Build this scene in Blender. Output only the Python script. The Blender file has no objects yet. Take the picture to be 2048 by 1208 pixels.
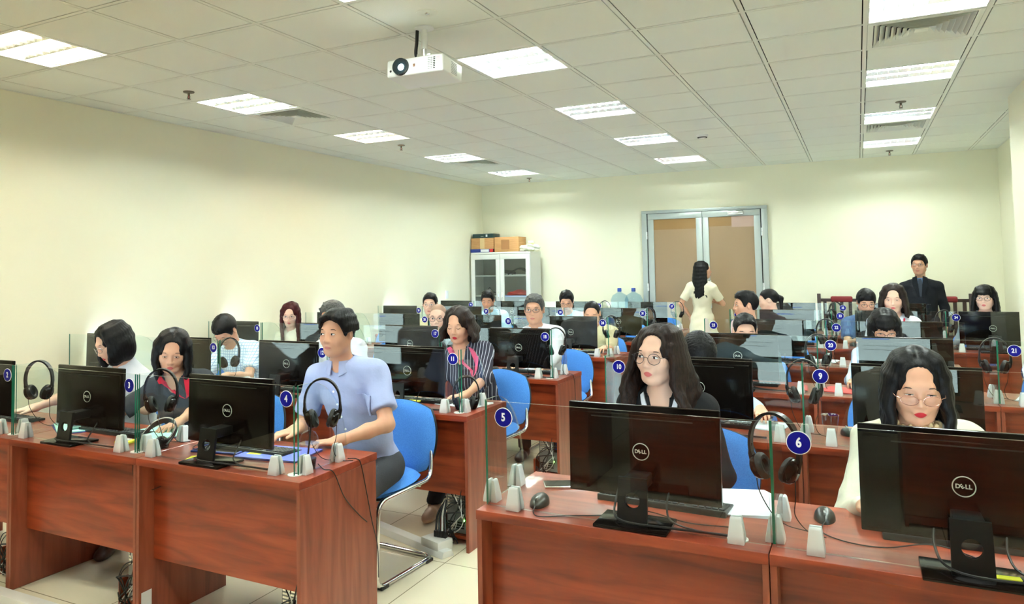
import bpy, bmesh, math, random
import numpy as np
from mathutils import Vector, Matrix, Euler
random.seed(7)
S = bpy.context.scene
COL = S.collection
PI = math.pi

# ------------------------------------------------------------------ camera
CAM = Vector((-0.0888, -5.504, 1.577))
F_PX, YAW, PITCH, ROLL, U0, V0 = 1498.62, 0.4838, 0.0497, -0.0165, -97.5, -142.0
_f = Vector((-math.sin(YAW)*math.cos(PITCH), math.cos(YAW)*math.cos(PITCH), math.sin(PITCH)))
_r = Vector((math.cos(YAW), math.sin(YAW), 0)); _u = _r.cross(_f)
_r2 = _r*math.cos(ROLL)+_u*math.sin(ROLL); _u2 = -_r*math.sin(ROLL)+_u*math.cos(ROLL)
cam = bpy.data.cameras.new('camera'); camo = bpy.data.objects.new('camera', cam); COL.objects.link(camo)
cam.sensor_fit = 'HORIZONTAL'; cam.sensor_width = 36.0; cam.lens = F_PX/2048*36
cam.shift_x = -U0/2048; cam.shift_y = V0/2048
cam.clip_start = 0.05
M = Matrix(((_r2.x, _u2.x, -_f.x), (_r2.y, _u2.y, -_f.y), (_r2.z, _u2.z, -_f.z))).to_4x4()
M.translation = CAM; camo.matrix_world = M
S.camera = camo

# ------------------------------------------------------------------ world, exposure
w = bpy.data.worlds.new('world'); S.world = w; w.use_nodes = True
w.node_tree.nodes['Background'].inputs[0].default_value = (0.8, 0.9, 1, 1)
w.node_tree.nodes['Background'].inputs[1].default_value = 0.3
S.view_settings.view_transform = 'Standard'; S.view_settings.look = 'None'
S.view_settings.gamma = 1; S.view_settings.use_curve_mapping = False
S.view_settings.exposure = 2.75
TUBE_POWER = 26.0          # emission of the ceiling tubes
PROJECTOR_W = 60.0
S.cycles.max_bounces = 8; S.cycles.diffuse_bounces = 5; S.cycles.glossy_bounces = 3
S.cycles.transmission_bounces = 4; S.cycles.transparent_max_bounces = 96
S.cycles.caustics_reflective = False; S.cycles.caustics_refractive = False
S.cycles.sample_clamp_indirect = 6.0
S.cycles.use_denoising = True

# ------------------------------------------------------------------ room frame
XL, XR, YB, YF, H = -5.64, 1.49, 5.76, -8.7, 2.955
FRONT = {1: -3.18, 2: -1.765, 3: -0.335, 4: 1.085, 5: 2.52, 6: 3.95}
COLX = {'L4': (-5.61, -4.87), 'L3': (-4.87, -3.93), 'L2': (-3.93, -2.99), 'L1': (-2.99, -2.05),
        'R1': (-1.28, -0.345), 'R2': (-0.345, 0.59), 'R3': (0.59, 1.475)}
DEPTH, TOPZ = 0.535, 0.75

# ------------------------------------------------------------------ materials
def srgb(r, g, b):
    f = lambda c: (c/255/12.92) if c <= 10 else ((c/255+0.055)/1.055)**2.4
    return (f(r), f(g), f(b), 1)
MATS = {}
def mat(name, col, rough=0.5, metal=0.0, spec=0.5, emit=None, estr=0.0, coat=0.0, sss=0.0, bump=None):
    m = bpy.data.materials.new(name); m.use_nodes = True
    b = m.node_tree.nodes['Principled BSDF']
    b.inputs['Base Color'].default_value = col; b.inputs['Roughness'].default_value = rough
    b.inputs['Metallic'].default_value = metal; b.inputs['Specular IOR Level'].default_value = spec
    if coat: b.inputs['Coat Weight'].default_value = coat
    if sss:
        b.inputs['Subsurface Weight'].default_value = sss
        b.inputs['Subsurface Radius'].default_value = (0.02, 0.008, 0.005)
        b.inputs['Subsurface Scale'].default_value = 0.4
    if emit:
        b.inputs['Emission Color'].default_value = emit; b.inputs['Emission Strength'].default_value = estr
    if bump:
        nt = m.node_tree; n = nt.nodes.new('ShaderNodeTexNoise'); n.inputs['Scale'].default_value = bump[0]
        t = nt.nodes.new('ShaderNodeTexCoord'); nt.links.new(t.outputs['Object'], n.inputs['Vector'])
        bp = nt.nodes.new('ShaderNodeBump'); bp.inputs['Strength'].default_value = bump[1]; bp.inputs['Distance'].default_value = 0.01
        nt.links.new(n.outputs['Fac'], bp.inputs['Height']); nt.links.new(bp.outputs['Normal'], b.inputs['Normal'])
    MATS[name] = m
    return m
def ramp_mat(name, tex, scale_vec, stops, rough=0.5, spec=0.5, tscale=1.0, coat=0.0, coord='Object', detail=6, bump=0.0):
    """colour ramp over a stretched noise or wave"""
    m = mat(name, stops[0][1], rough, 0, spec, coat=coat); nt = m.node_tree; b = nt.nodes['Principled BSDF']
    tc = nt.nodes.new('ShaderNodeTexCoord'); mp = nt.nodes.new('ShaderNodeMapping'); mp.inputs['Scale'].default_value = scale_vec
    nt.links.new(tc.outputs[coord], mp.inputs['Vector'])
    if tex == 'noise':
        n = nt.nodes.new('ShaderNodeTexNoise'); n.inputs['Scale'].default_value = tscale; n.inputs['Detail'].default_value = detail
        n.inputs['Distortion'].default_value = 0.6; out = n.outputs['Fac']
    else:
        n = nt.nodes.new('ShaderNodeTexWave'); n.inputs['Scale'].default_value = tscale; out = n.outputs['Fac']
        n.bands_direction = tex[-1].upper(); n.wave_profile = 'SIN'
    nt.links.new(mp.outputs['Vector'], n.inputs['Vector'])
    cr = nt.nodes.new('ShaderNodeValToRGB')
    while len(cr.color_ramp.elements) < len(stops): cr.color_ramp.elements.new(0.5)
    for e, (p, c) in zip(cr.color_ramp.elements, stops): e.position = p; e.color = c
    nt.links.new(out, cr.inputs['Fac']); nt.links.new(cr.outputs['Color'], b.inputs['Base Color'])
    if bump:
        bp = nt.nodes.new('ShaderNodeBump'); bp.inputs['Strength'].default_value = bump; bp.inputs['Distance'].default_value = 0.004
        nt.links.new(out, bp.inputs['Height']); nt.links.new(bp.outputs['Normal'], b.inputs['Normal'])
    return m
W1, W2, W3 = srgb(100, 33, 15), srgb(138, 53, 26), srgb(160, 70, 38)
wood_x = ramp_mat('cherry_wood_along', 'noise', (1.6, 14, 14), [(0.25, W1), (0.5, W2), (0.75, W3)], 0.33, 0.45, 1.6, coat=0.15)
wood_z = ramp_mat('cherry_wood_upright', 'noise', (14, 14, 1.6), [(0.25, srgb(106, 46, 29)), (0.5, srgb(134, 65, 43)), (0.75, srgb(152, 80, 56))], 0.38, 0.45, 1.6, coat=0.1)
wood_top = ramp_mat('cherry_wood_top', 'noise', (1.6, 14, 14), [(0.25, srgb(108, 40, 25)), (0.5, srgb(140, 58, 37)), (0.75, srgb(160, 76, 52))], 0.28, 0.5, 1.6, coat=0.25)
wall_m = mat('cream_wall_paint', srgb(241, 238, 213), 0.6, spec=0.3, bump=(60, 0.04))
trim_m = mat('white_trim', srgb(225, 225, 215), 0.5)
tile_m = mat('mineral_ceiling_tile', srgb(236, 240, 230), 0.9, spec=0.1, bump=(220, 0.12))
bar_m = mat('painted_tee_bar', srgb(232, 235, 224), 0.5)
dark_m = mat('plenum_dark', srgb(30, 30, 28), 0.9)
white_pl = mat('white_plastic', srgb(236, 238, 236), 0.35)
clip_m = mat('white_clip', srgb(224, 226, 226), 0.3)
black_pl = mat('black_plastic', srgb(26, 25, 24), 0.42)
black_gl = mat('glossy_black_shell', srgb(17, 11, 8), 0.15, spec=0.20)
black_satin = mat('satin_black', srgb(20, 19, 18), 0.35, spec=.4)
cushion_m = mat('black_leatherette', srgb(22, 22, 22), 0.6, bump=(80, 0.15))
cable_m = mat('black_cable', srgb(24, 24, 24), 0.5)
white_cable = mat('white_cable', srgb(225, 225, 220), 0.5)
silver_m = mat('silver_ink', srgb(205, 205, 200), 0.35)
chrome = mat('chrome_tube', (0.8, 0.8, 0.8, 1), 0.12, 1.0)
alum = mat('brushed_aluminium', (0.86, 0.87, 0.85, 1), 0.25, 1.0)
blue_fab = ramp_mat('blue_chair_fabric', 'noise', (300, 300, 300), [(0.3, srgb(58, 116, 196)), (0.7, srgb(80, 140, 216))], 0.85, 0.2, 1.0)
badge_m = mat('blue_badge', srgb(7, 7, 128), 0.45, spec=.2)
badge_w = mat('white_badge_ink', srgb(245, 245, 250), 0.4)
grey_alu = mat('grey_door_frame', srgb(168, 176, 172), 0.4, 0.2)
glassbrown = mat('brown_paper_behind_pane', srgb(146, 122, 94), 0.35, spec=0.4)
glassbrown2 = mat('brown_paper_upper', srgb(138, 106, 64), 0.35, spec=0.4)
glasspink = mat('pale_paper_upper', srgb(172, 146, 134), 0.35, spec=0.4)
cab_m = mat('pale_steel_cabinet', srgb(214, 214, 208), 0.4)
cab_in = mat('cabinet_inside', srgb(150, 150, 146), 0.6)
card_m = ramp_mat('brown_cardboard', 'noise', (3, 3, 30), [(0.3, srgb(176, 130, 84)), (0.7, srgb(196, 152, 104))], 0.8, 0.2, 2.0)
red_m = mat('red_cloth', srgb(190, 40, 34), 0.8)
darkred = mat('dark_red_cushion', srgb(120, 22, 26), 0.7)
darkwood = mat('dark_brown_wood', srgb(52, 30, 24), 0.4)
paper = mat('white_paper', srgb(220, 222, 226), 0.7)
paper_green = mat('pale_green_paper', srgb(176, 226, 206), 0.7)
folder_b = mat('blue_folder', srgb(92, 108, 206), 0.4)
folder_db = mat('dark_blue_folder', srgb(30, 52, 130), 0.45)
red_fold = mat('red_folder', srgb(214, 48, 52), 0.4)
yellow_n = mat('yellow_note', srgb(226, 226, 60), 0.6)
coffee = mat('dark_coffee', srgb(30, 16, 12), 0.15)
pc_grey = mat('grey_steel', srgb(150, 152, 150), 0.45, 0.5)
led_g = mat('green_led', (0.1, 1, 0.1, 1), 0.3, emit=(0.15, 1, 0.1, 1), estr=4)
duct_w = mat('white_duct', srgb(226, 226, 220), 0.45)
tube_e = mat('lit_tube', (1, 1, 1, 1), 0.4, emit=(0.88, 1.0, 0.98, 1), estr=TUBE_POWER)
tube_w = mat('lit_warm_tube', (1, 1, 1, 1), 0.4, emit=(1.0, 0.93, 0.78, 1), estr=TUBE_POWER)
refl_m = mat('white_reflector', srgb(238, 240, 232), 0.35, 0.0)
screen_e = mat('lit_screen', (0.02, 0.02, 0.02, 1), 0.3, emit=(0.66, 0.86, 0.86, 1), estr=1.1)
screen_b = mat('lit_screen_bar', (0.02, 0.02, 0.02, 1), 0.3, emit=(0.1, 0.25, 0.85, 1), estr=1.3)
bottle_cap = mat('blue_bottle_cap', srgb(40, 70, 150), 0.4)
lensglow = mat('projector_light', (1, 1, 1, 1), 0.2, emit=(0.8, 0.95, 1, 1), estr=14)
lens_m = mat('projector_lens', srgb(20, 34, 40), 0.06, coat=0.5)
pinkglow = mat('projector_vent_glow', srgb(230, 190, 200), 0.5)
screen_w = mat('projection_screen', srgb(240, 240, 238), 0.7)

def glass_mat(name, tint, refl=1.5, rough=0.0):
    """clear pane: see-through plus a mirror part that grows at grazing angles"""
    m = bpy.data.materials.new(name); m.use_nodes = True; nt = m.node_tree; nt.nodes.clear()
    o = nt.nodes.new('ShaderNodeOutputMaterial'); mx = nt.nodes.new('ShaderNodeMixShader')
    tr = nt.nodes.new('ShaderNodeBsdfTransparent'); gl = nt.nodes.new('ShaderNodeBsdfGlossy')
    lw = nt.nodes.new('ShaderNodeLayerWeight'); lw.inputs['Blend'].default_value = 0.5
    pw = nt.nodes.new('ShaderNodeMath'); pw.operation = 'POWER'; pw.inputs[1].default_value = 5; nt.links.new(lw.outputs['Facing'], pw.inputs[0])
    f0 = ((refl-1)/(refl+1))**2
    fr = nt.nodes.new('ShaderNodeMath'); fr.operation = 'MULTIPLY_ADD'; fr.inputs[1].default_value = 1-f0; fr.inputs[2].default_value = f0
    nt.links.new(pw.outputs[0], fr.inputs[0])
    tr.inputs['Color'].default_value = tint; gl.inputs['Roughness'].default_value = rough
    gl.inputs['Color'].default_value = (0.92, 0.93, 0.92, 1)
    nt.links.new(fr.outputs[0], mx.inputs[0]); nt.links.new(tr.outputs[0], mx.inputs[1]); nt.links.new(gl.outputs[0], mx.inputs[2])
    nt.links.new(mx.outputs[0], o.inputs[0]); MATS[name] = m
    return m
glass = glass_mat('clear_screen_glass', (0.955, 0.985, 0.972, 1), 1.45)
glass_edge = mat('green_glass_edge', srgb(40, 118, 92), 0.12, spec=0.7)
pale_edge = glass_mat('pale_glass_edge', (0.80, 0.93, 0.88, 1), 2.6, 0.15)
lens_glass = glass_mat('spectacle_lens', (0.97, 0.96, 0.97, 1), 1.25)
cup_glass = glass_mat('clear_plastic', (0.93, 0.94, 0.95, 1), 1.4)
bottle_m = glass_mat('pale_blue_bottle', (0.72, 0.84, 0.92, 1), 1.4)
cab_glass = glass_mat('cabinet_glass', (0.86, 0.88, 0.86, 1), 1.5)

# ------------------------------------------------------------------ object helpers
def tag(o, label=None, cat=None, group=None, kind=None):
    if label: o['label'] = label
    if cat: o['category'] = cat
    if group: o['group'] = group
    if kind: o['kind'] = kind
    return o
def empty(name, loc=(0, 0, 0), rz=0.0):
    o = bpy.data.objects.new(name, None); COL.objects.link(o); o.location = loc; o.rotation_euler = (0, 0, rz)
    o.empty_display_size = 0.1
    return o
def kids(o): return [c for c in bpy.data.objects if c.parent == o]
def copy_tree(o, parent=None):
    c = o.copy(); COL.objects.link(c)
    if parent: c.parent = parent
    for ch in KIDS.get(o.name, []): copy_tree(ch, c)
    return c
KIDS = {}
class MB:
    """gathers shapes into one mesh; every shape may have its own material"""
    def __init__(s): s.v = []; s.f = []; s.m = []; s.sm = []; s.mats = []
    def _mi(s, m):
        if m not in s.mats: s.mats.append(m)
        return s.mats.index(m)
    def add(s, verts, faces, m, smooth=False, T=None):
        k = len(s.v)
        if T is not None: verts = [tuple(T @ Vector(p)) for p in verts]
        s.v += [tuple(p) for p in verts]; i = s._mi(m)
        for f in faces: s.f.append([a+k for a in f]); s.m.append(i); s.sm.append(smooth)
        return s
    def bm(s, b, m, smooth=False, T=None):
        b.verts.index_update()
        s.add([v.co[:] for v in b.verts], [[v.index for v in f.verts] for f in b.faces], m, smooth, T); b.free()
        return s
    def box(s, x0, x1, y0, y1, z0, z1, m, bev=0.0, seg=2, T=None, smooth=False):
        b = bmesh.new(); bmesh.ops.create_cube(b, size=1)
        for v in b.verts:
            v.co = Vector(((x0+x1)/2+v.co.x*(x1-x0), (y0+y1)/2+v.co.y*(y1-y0), (z0+z1)/2+v.co.z*(z1-z0)))
        if bev: bmesh.ops.bevel(b, geom=b.edges[:], offset=bev, segments=seg, profile=0.5, affect='EDGES')
        return s.bm(b, m, smooth or bool(bev and seg > 1), T)
    def quad(s, p, m, T=None): return s.add(p, [list(range(len(p)))], m, False, T)
    def lathe(s, prof, m, n=24, T=None, smooth=True):
        vs = []; fs = []
        for r, z in prof:
            for k in range(n): a = 2*PI*k/n; vs.append((r*math.cos(a), r*math.sin(a), z))
        for i in range(len(prof)-1):
            for k in range(n):
                fs.append([i*n+k, i*n+(k+1) % n, (i+1)*n+(k+1) % n, (i+1)*n+k])
        if prof[0][0] > 1e-5: fs.append(list(range(n))[::-1])
        if prof[-1][0] > 1e-5: fs.append([(len(prof)-1)*n+k for k in range(n)])
        return s.add(vs, fs, m, smooth, T)
    def tube(s, path, r, m, n=8, cap=True, T=None, closed=False):
        P = [Vector(p) for p in path]; N = len(P)
        rad = r if isinstance(r, (list, tuple)) else [r]*N
        vs = []; fs = []; prev = None
        for i in range(N):
            if closed: t = (P[(i+1) % N]-P[i-1])
            else: t = (P[min(i+1, N-1)]-P[max(i-1, 0)])
            if t.length < 1e-9: t = Vector((0, 0, 1))
            t.normalize()
            if prev is None:
                a = Vector((0, 0, 1)) if abs(t.z) < 0.9 else Vector((1, 0, 0))
                u = t.cross(a).normalized()
            else:
                u = (prev-t*prev.dot(t))
                u = u.normalized() if u.length > 1e-6 else t.orthogonal().normalized()
            prev = u; v = t.cross(u)
            for k in range(n):
                a = 2*PI*k/n; vs.append(tuple(P[i]+(u*math.cos(a)+v*math.sin(a))*rad[i]))
        for i in range(N if closed else N-1):
            j = (i+1) % N
            for k in range(n): fs.append([i*n+k, i*n+(k+1) % n, j*n+(k+1) % n, j*n+k])
        if cap and not closed: fs.append(list(range(n))[::-1]); fs.append([(N-1)*n+k for k in range(n)])
        return s.add(vs, fs, m, True, T)
    def prism(s, poly, a0, a1, m, axis='y', bev=0.0, T=None, smooth=False):
        """extrude a polygon (list of 2-D points) along an axis"""
        def P(p, a):
            return (p[0], a, p[1]) if axis == 'y' else ((a, p[0], p[1]) if axis == 'x' else (p[0], p[1], a))
        b = bmesh.new(); A = [b.verts.new(P(p, a0)) for p in poly]; B = [b.verts.new(P(p, a1)) for p in poly]
        n = len(poly); b.faces.new(A); b.faces.new(B[::-1])
        for k in range(n): b.faces.new((A[k], A[(k+1) % n], B[(k+1) % n], B[k]))
        bmesh.ops.recalc_face_normals(b, faces=b.faces[:])
        if bev: bmesh.ops.bevel(b, geom=b.edges[:], offset=bev, segments=2, profile=0.5, affect='EDGES')
        return s.bm(b, m, smooth or bool(bev), T)
    def mesh(s, name):
        me = bpy.data.meshes.new(name); me.from_pydata(s.v, [], s.f)
        for m in s.mats: me.materials.append(m)
        me.polygons.foreach_set('material_index', s.m); me.polygons.foreach_set('use_smooth', s.sm)
        b = bmesh.new(); b.from_mesh(me); bmesh.ops.recalc_face_normals(b, faces=b.faces[:]); b.to_mesh(me); b.free()
        if any(s.sm) and hasattr(me, 'set_sharp_from_angle'): me.set_sharp_from_angle(angle=math.radians(42))
        return me
    def build(s, name, parent=None, loc=None, rot=None):
        o = bpy.data.objects.new(name, s.mesh(name)); COL.objects.link(o)
        if parent: o.parent = parent; KIDS.setdefault(parent.name, []).append(o)
        if loc is not None: o.location = loc
        if rot is not None: o.rotation_euler = rot
        return o
def fillet(path, r=0.05, n=6):
    P = [Vector(p) for p in path]; out = [P[0]]
    for i in range(1, len(P)-1):
        a, b, c = P[i-1], P[i], P[i+1]
        d1 = min(r, (a-b).length*0.48); d2 = min(r, (c-b).length*0.48)
        p = b+(a-b).normalized()*d1; q = b+(c-b).normalized()*d2
        for k in range(n+1):
            t = k/n; out.append(p*(1-t)**2+b*2*t*(1-t)+q*t*t)
    out.append(P[-1]); return out
def spline(pts, n=8):
    P = [Vector(p) for p in pts]; P = [P[0]*2-P[1]]+P+[P[-1]*2-P[-2]]; out = []
    for i in range(1, len(P)-2):
        for k in range(n):
            t = k/n; a, b, c, d = P[i-1], P[i], P[i+1], P[i+2]
            out.append(0.5*((2*b)+(c-a)*t+(2*a-5*b+4*c-d)*t*t+(3*b-a-3*c+d)*t**3))
    out.append(P[-2]); return out
def Tm(loc=(0, 0, 0), rx=0, ry=0, rz=0, sc=1.0):
    return Matrix.Translation(loc) @ Euler((rx, ry, rz)).to_matrix().to_4x4() @ Matrix.Scale(sc, 4)
def text_shape(txt, size, extrude=0.0004, bold=0.02, sx=0.8):
    cu = bpy.data.curves.new('glyphs', 'FONT'); cu.body = txt; cu.size = size; cu.align_x = 'CENTER'; cu.align_y = 'CENTER'
    cu.extrude = extrude; cu.offset = bold*size; cu.resolution_u = 4
    o = bpy.data.objects.new('glyphs', cu); COL.objects.link(o)
    dg = bpy.context.evaluated_depsgraph_get(); ev = o.evaluated_get(dg); me = ev.to_mesh()
    vs = [(v.co.x*sx, v.co.y, v.co.z) for v in me.vertices]; fs = [list(p.vertices) for p in me.polygons]
    ev.to_mesh_clear(); bpy.data.objects.remove(o); bpy.data.curves.remove(cu)
    return vs, fs
RXf = Matrix.Rotation(PI/2, 4, 'X')     # text plane -> stands up, reads from -y

# ------------------------------------------------------------------ room shell
def structure(name, mb): return tag(mb.build(name), kind='structure')
floor_m = mat('cream_floor_tile', srgb(214, 200, 164), 0.22, spec=0.45)
nt = floor_m.node_tree; b_ = nt.nodes['Principled BSDF']
tc = nt.nodes.new('ShaderNodeTexCoord'); br = nt.nodes.new('ShaderNodeTexBrick')
br.inputs['Scale'].default_value = 1.0; br.offset = 0.0; br.inputs['Brick Width'].default_value = 0.6; br.inputs['Row Height'].default_value = 0.6
br.inputs['Mortar Size'].default_value = 0.003; br.inputs['Color1'].default_value = srgb(236, 226, 198); br.inputs['Color2'].default_value = srgb(231, 221, 192)
br.inputs['Mortar'].default_value = srgb(150, 140, 112)
mpf = nt.nodes.new('ShaderNodeMapping'); mpf.inputs['Location'].default_value = (0.31, 0.13, 0)
nt.links.new(tc.outputs['Object'], mpf.inputs['Vector']); nt.links.new(mpf.outputs['Vector'], br.inputs['Vector'])
nt.links.new(br.outputs['Color'], b_.inputs['Base Color'])
structure('floor', MB().box(XL-.2, XR+.2, YF-.2, YB+.2, -0.1, 0, floor_m))
structure('wall_left', MB().box(XL-.15, XL, YF-.2, YB+.2, 0, H+.15, wall_m))
structure('wall_right', MB().box(XR, XR+.15, YF-.2, YB+.2, 0, H+.15, wall_m))
structure('wall_back', MB().box(XL-.15, XR+.15, YB, YB+.15, 0, H+.15, wall_m))
structure('wall_front', MB().box(XL-.15, XR+.15, YF-.15, YF, 0, H+.15, mat('slate_blue_wall', srgb(74, 80, 92), .6, spec=.2)))
structure('pillar_right', MB().box(1.09, XR, 1.35, 2.24, 0, H, wall_m))
structure('baseboard_left', MB().box(XL, XL+.012, YF, YB, 0, .1, trim_m))
structure('baseboard_back', MB().box(XL+.012, -2.94, YB-.012, YB, 0, .1, trim_m).box(-1.19, XR, YB-.012, YB, 0, .1, trim_m))
# suspended ceiling: 600 mm grid, tiles inset between painted tee bars
LIGHTS = [(i, j) for i in (-8, -4, 0) for j in (-8, -5, -2, 1, 4, 7)]
VENTS = [(-8, -1), (-8, 5), (0, -1), (0, 5)]
skip = set(LIGHTS) | set(VENTS)
tiles = MB(); G = 0.0185
def tile(x0, x1, y0, y1):
    z = H; zt = H+0.02
    tiles.quad([(x0, y0, z), (x0, y1, z), (x1, y1, z), (x1, y0, z)], tile_m)
    for a, b in (((x0, y0), (x1, y0)), ((x1, y0), (x1, y1)), ((x1, y1), (x0, y1)), ((x0, y1), (x0, y0))):
        tiles.quad([(a[0], a[1], z), (b[0], b[1], z), (b[0], b[1], zt), (a[0], a[1], zt)], tile_m)
xs = [XL]+[i*0.6 for i in range(-9, 3)]+[XR]; ys = [YF]+[j*0.6 for j in range(-14, 10)]+[YB]
for a in range(len(xs)-1):
    for b in range(len(ys)-1):
        ij = (round(xs[a]/0.6) if a else -10, round(ys[b]/0.6) if b else -15)
        if ij in skip: continue
        tile(xs[a]+G, xs[a+1]-G, ys[b]+G, ys[b+1]-G)
structure('ceiling', tiles)
structure('ceiling_slab', MB().box(XL-.15, XR+.15, YF-.15, YB+.15, H+.15, H+.2, dark_m))
bars = MB()
for x in xs[1:-1]: bars.box(x-.012, x+.012, YF, YB, H-.001, H+.004, bar_m)
for y in ys[1:-1]: bars.box(XL, XR, y-.012, y+.012, H-.0005, H+.0035, bar_m)
for (x0, x1, y0, y1) in ((XL, XL+.022, YF, YB), (XR-.022, XR, YF, YB), (XL, XR, YB-.022, YB), (XL, XR, YF, YF+.022)):
    bars.box(x0, x1, y0, y1, H-.002, H+.002, bar_m)
structure('trim_ceiling_grid', bars)

# ------------------------------------------------------------------ ceiling lights
def make_light(tube_e):
    root = empty('ceiling_light', (0, 0, 0)); A = 0.287
    h = MB()                                            # tray: open box, white inside
    for (x0, x1, y0, y1) in ((-A, A, -A, -A+.006), (-A, A, A-.006, A), (-A, -A+.006, -A, A), (A-.006, A, -A, A)):
        h.box(x0, x1, y0, y1, 0.0, .085, refl_m)
    h.box(-A, A, -A, A, .085, .09, refl_m)
    h.build('housing', root)
    for k in (-1, 0, 1):
        y = k*.187
        t = MB(); t.tube([(-.275, y, .052), (.275, y, .052)], .013, tube_e, 10); t.build('fluorescent_tube', root)
    lv = MB()
    for y in (-.2805, -.0935, .0935, .2805):            # long V blades
        wv = .010 if abs(y) > .2 else .020
        lv.prism([(y-.001, .002), (y+.001, .002), (y+wv*.8, .028), (y-wv*.8, .028)], -.281, .281, alum, 'x')
    for k in range(3):
        y0 = -.2805+k*.187
        for q in range(1, 8):
            x = -.281+q*.562/8
            lv.prism([(x-.0008, .004), (x+.0008, .004), (x+.003, .025), (x-.003, .025)], y0+.006, y0+.181, alum, 'y')
    lv.build('louver', root)
    return root
light0 = make_light(tube_e); light1 = make_light(tube_w); WARM = [(-8, -8), (-8, -5), (-8, 1)]
NAMEX = {-8: 'left', -4: 'middle', 0: 'right'}
ORD = {-14: 'far behind the viewer', -11: 'well behind the viewer', -8: 'just behind the viewer', -5: 'nearest', -2: 'second', 1: 'third', 4: 'fourth', 7: 'farthest'}
for n, (i, j) in enumerate(LIGHTS):
    o = light1 if (i, j) == WARM[0] else (copy_tree(light1) if (i, j) in WARM else (light0 if (i, j) == (-8, -2) else copy_tree(light0)))
    o.location = (i*.6+.3, j*.6+.3, H)
    tag(o, f'square louvered fluorescent ceiling light, {ORD[j]} in the {NAMEX[i]} row of lights', 'ceiling light', 'louvered ceiling lights')
def make_vent():
    root = empty('air_vent'); A = 0.286
    f = MB()
    for s0, s1 in ((A, A-.03),):
        for k in range(4):
            T = Matrix.Rotation(k*PI/2, 4, 'Z')
            f.prism([(-s0, -s0), (s0, -s0), (s1, -s1), (-s1, -s1)], -.002, .012, bar_m, 'z', T=T)
    f.build('frame', root)
    sl = MB()
    for q in range(7):                                   # louvres in four mitred fans
        a = A-.035-q*.03; b = a-.028
        for k in range(4):
            T = Matrix.Rotation(k*PI/2, 4, 'Z')
            sl.add([(-a, -a, -.002), (a, -a, -.002), (b, -b, .03), (-b, -b, .03),
                    (-a, -a+.002, -.002), (a, -a+.002, -.002), (b, -b+.002, .03), (-b, -b+.002, .03)],
                   [[0, 1, 2, 3], [7, 6, 5, 4], [0, 4, 5, 1], [2, 6, 7, 3]], bar_m, T=T)
    sl.box(-.035, .035, -.035, .035, .0, .012, bar_m)
    sl.build('louvers', root)
    MB().box(-A, A, -A, A, .06, .064, dark_m).build('backing', root)
    return root
vent0 = make_vent()
for n, (i, j) in enumerate(VENTS):
    o = vent0 if n == 0 else copy_tree(vent0)
    o.location = (i*.6+.3, j*.6+.3, H)
    tag(o, f'square four-way air vent in the ceiling, the {"nearer" if j < 0 else "farther"} one in the {NAMEX[i]} row of lights', 'air vent', 'ceiling air vents')
bronze = mat('dull_brass', srgb(120, 112, 96), .4, .6)
def make_sprinkler():
    root = empty('fire_sprinkler')
    MB().lathe([(0, 0), (.042, -.001), (.040, -.008), (.02, -.012), (0, -.012)], bronze, 20).build('escutcheon', root)
    m = MB().tube([(0, 0, -.01), (0, 0, -.03)], .009, bronze, 8)
    for s in (-1, 1): m.tube([(s*.006, 0, -.03), (s*.013, 0, -.042), (s*.004, 0, -.056)], .003, bronze, 6)
    m.tube([(0, 0, -.03), (0, 0, -.055)], .0025, red_m, 6).lathe([(0, -.055), (.016, -.056), (.016, -.059), (0, -.06)], bronze, 14)
    m.build('head', root); return root
sp0 = make_sprinkler()
for n, (x, y, d) in enumerate(((-4.55, -1.47, 'before the second light of the left row'), (-4.53, 1.5, 'behind the third light of the left row'),
                               (-4.54, 5.19, 'near the far left corner of the ceiling'), (.29, 1.95, 'past the second light of the right row'), (.31, 5.2, 'at the back end of the right row'))):
    o = sp0 if n == 0 else copy_tree(sp0); o.location = (x, y, H)
    tag(o, f'small metal fire sprinkler on the ceiling {d}', 'sprinkler', 'fire sprinklers')
tag(MB().lathe([(0, 0), (.062, 0), (.06, -.012), (.045, -.03), (.02, -.036), (0, -.036)], white_pl, 24).lathe([(.046, -.0315), (.052, -.0245)], dark_m, 24).build('smoke_detector', loc=(-1.51, 2.72, H)),
    'round cream smoke detector on the ceiling before the farthest middle light', 'smoke detector')
tag(MB().lathe([(0, 0), (.11, 0), (.108, -.004), (0, -.005)], bar_m, 28).build('ceiling_cover', loc=(-2.06, 3.43, H)),
    'flat round cover plate on the ceiling behind the fourth middle light', 'cover plate')
tag(MB().lathe([(0, 0), (.06, 0), (.058, -.004), (.035, -.007), (.03, -.004), (0, -.004)], bar_m, 28).lathe([(0, -.0045), (.014, -.005), (.012, -.009), (0, -.009)], alum, 14).build('ceiling_detector', loc=(-2.09, -2.07, H)),
    'small round recessed detector on the ceiling just above the projector', 'detector')

# ------------------------------------------------------------------ projector
pr = empty('projector', (-2.235, -1.86, 0)); P_Z0, P_Z1 = 2.648, 2.748
tag(pr, 'white ceiling mounted projector with a glowing lens', 'projector')
TB = Tm((0, 0, 2.70), rx=math.radians(-4), rz=math.radians(2))
body = MB().box(-.18, .18, -.12, .12, -.05, .05, white_pl, .012, 3, T=TB)
bo = body.build('body', pr)
MB().lathe([(0, .03), (.047, .03), (.047, 0), (.043, -.012)], lens_m, 28, T=TB @ Tm((-.085, -.108, .002), rx=PI/2)).lathe([(.047, .0), (.050, .012), (.047, .018), (.036, .008)], black_satin, 28, T=TB @ Tm((-.085, -.110, .002), rx=PI/2)).build('lens', pr)
MB().lathe([(0, .004), (.016, .003), (.018, 0), (0, -.001)], lensglow, 20, T=TB @ Tm((-.075, -.1395, -.006), rx=PI/2)).build('lens_glow', pr)
gv = MB()
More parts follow.
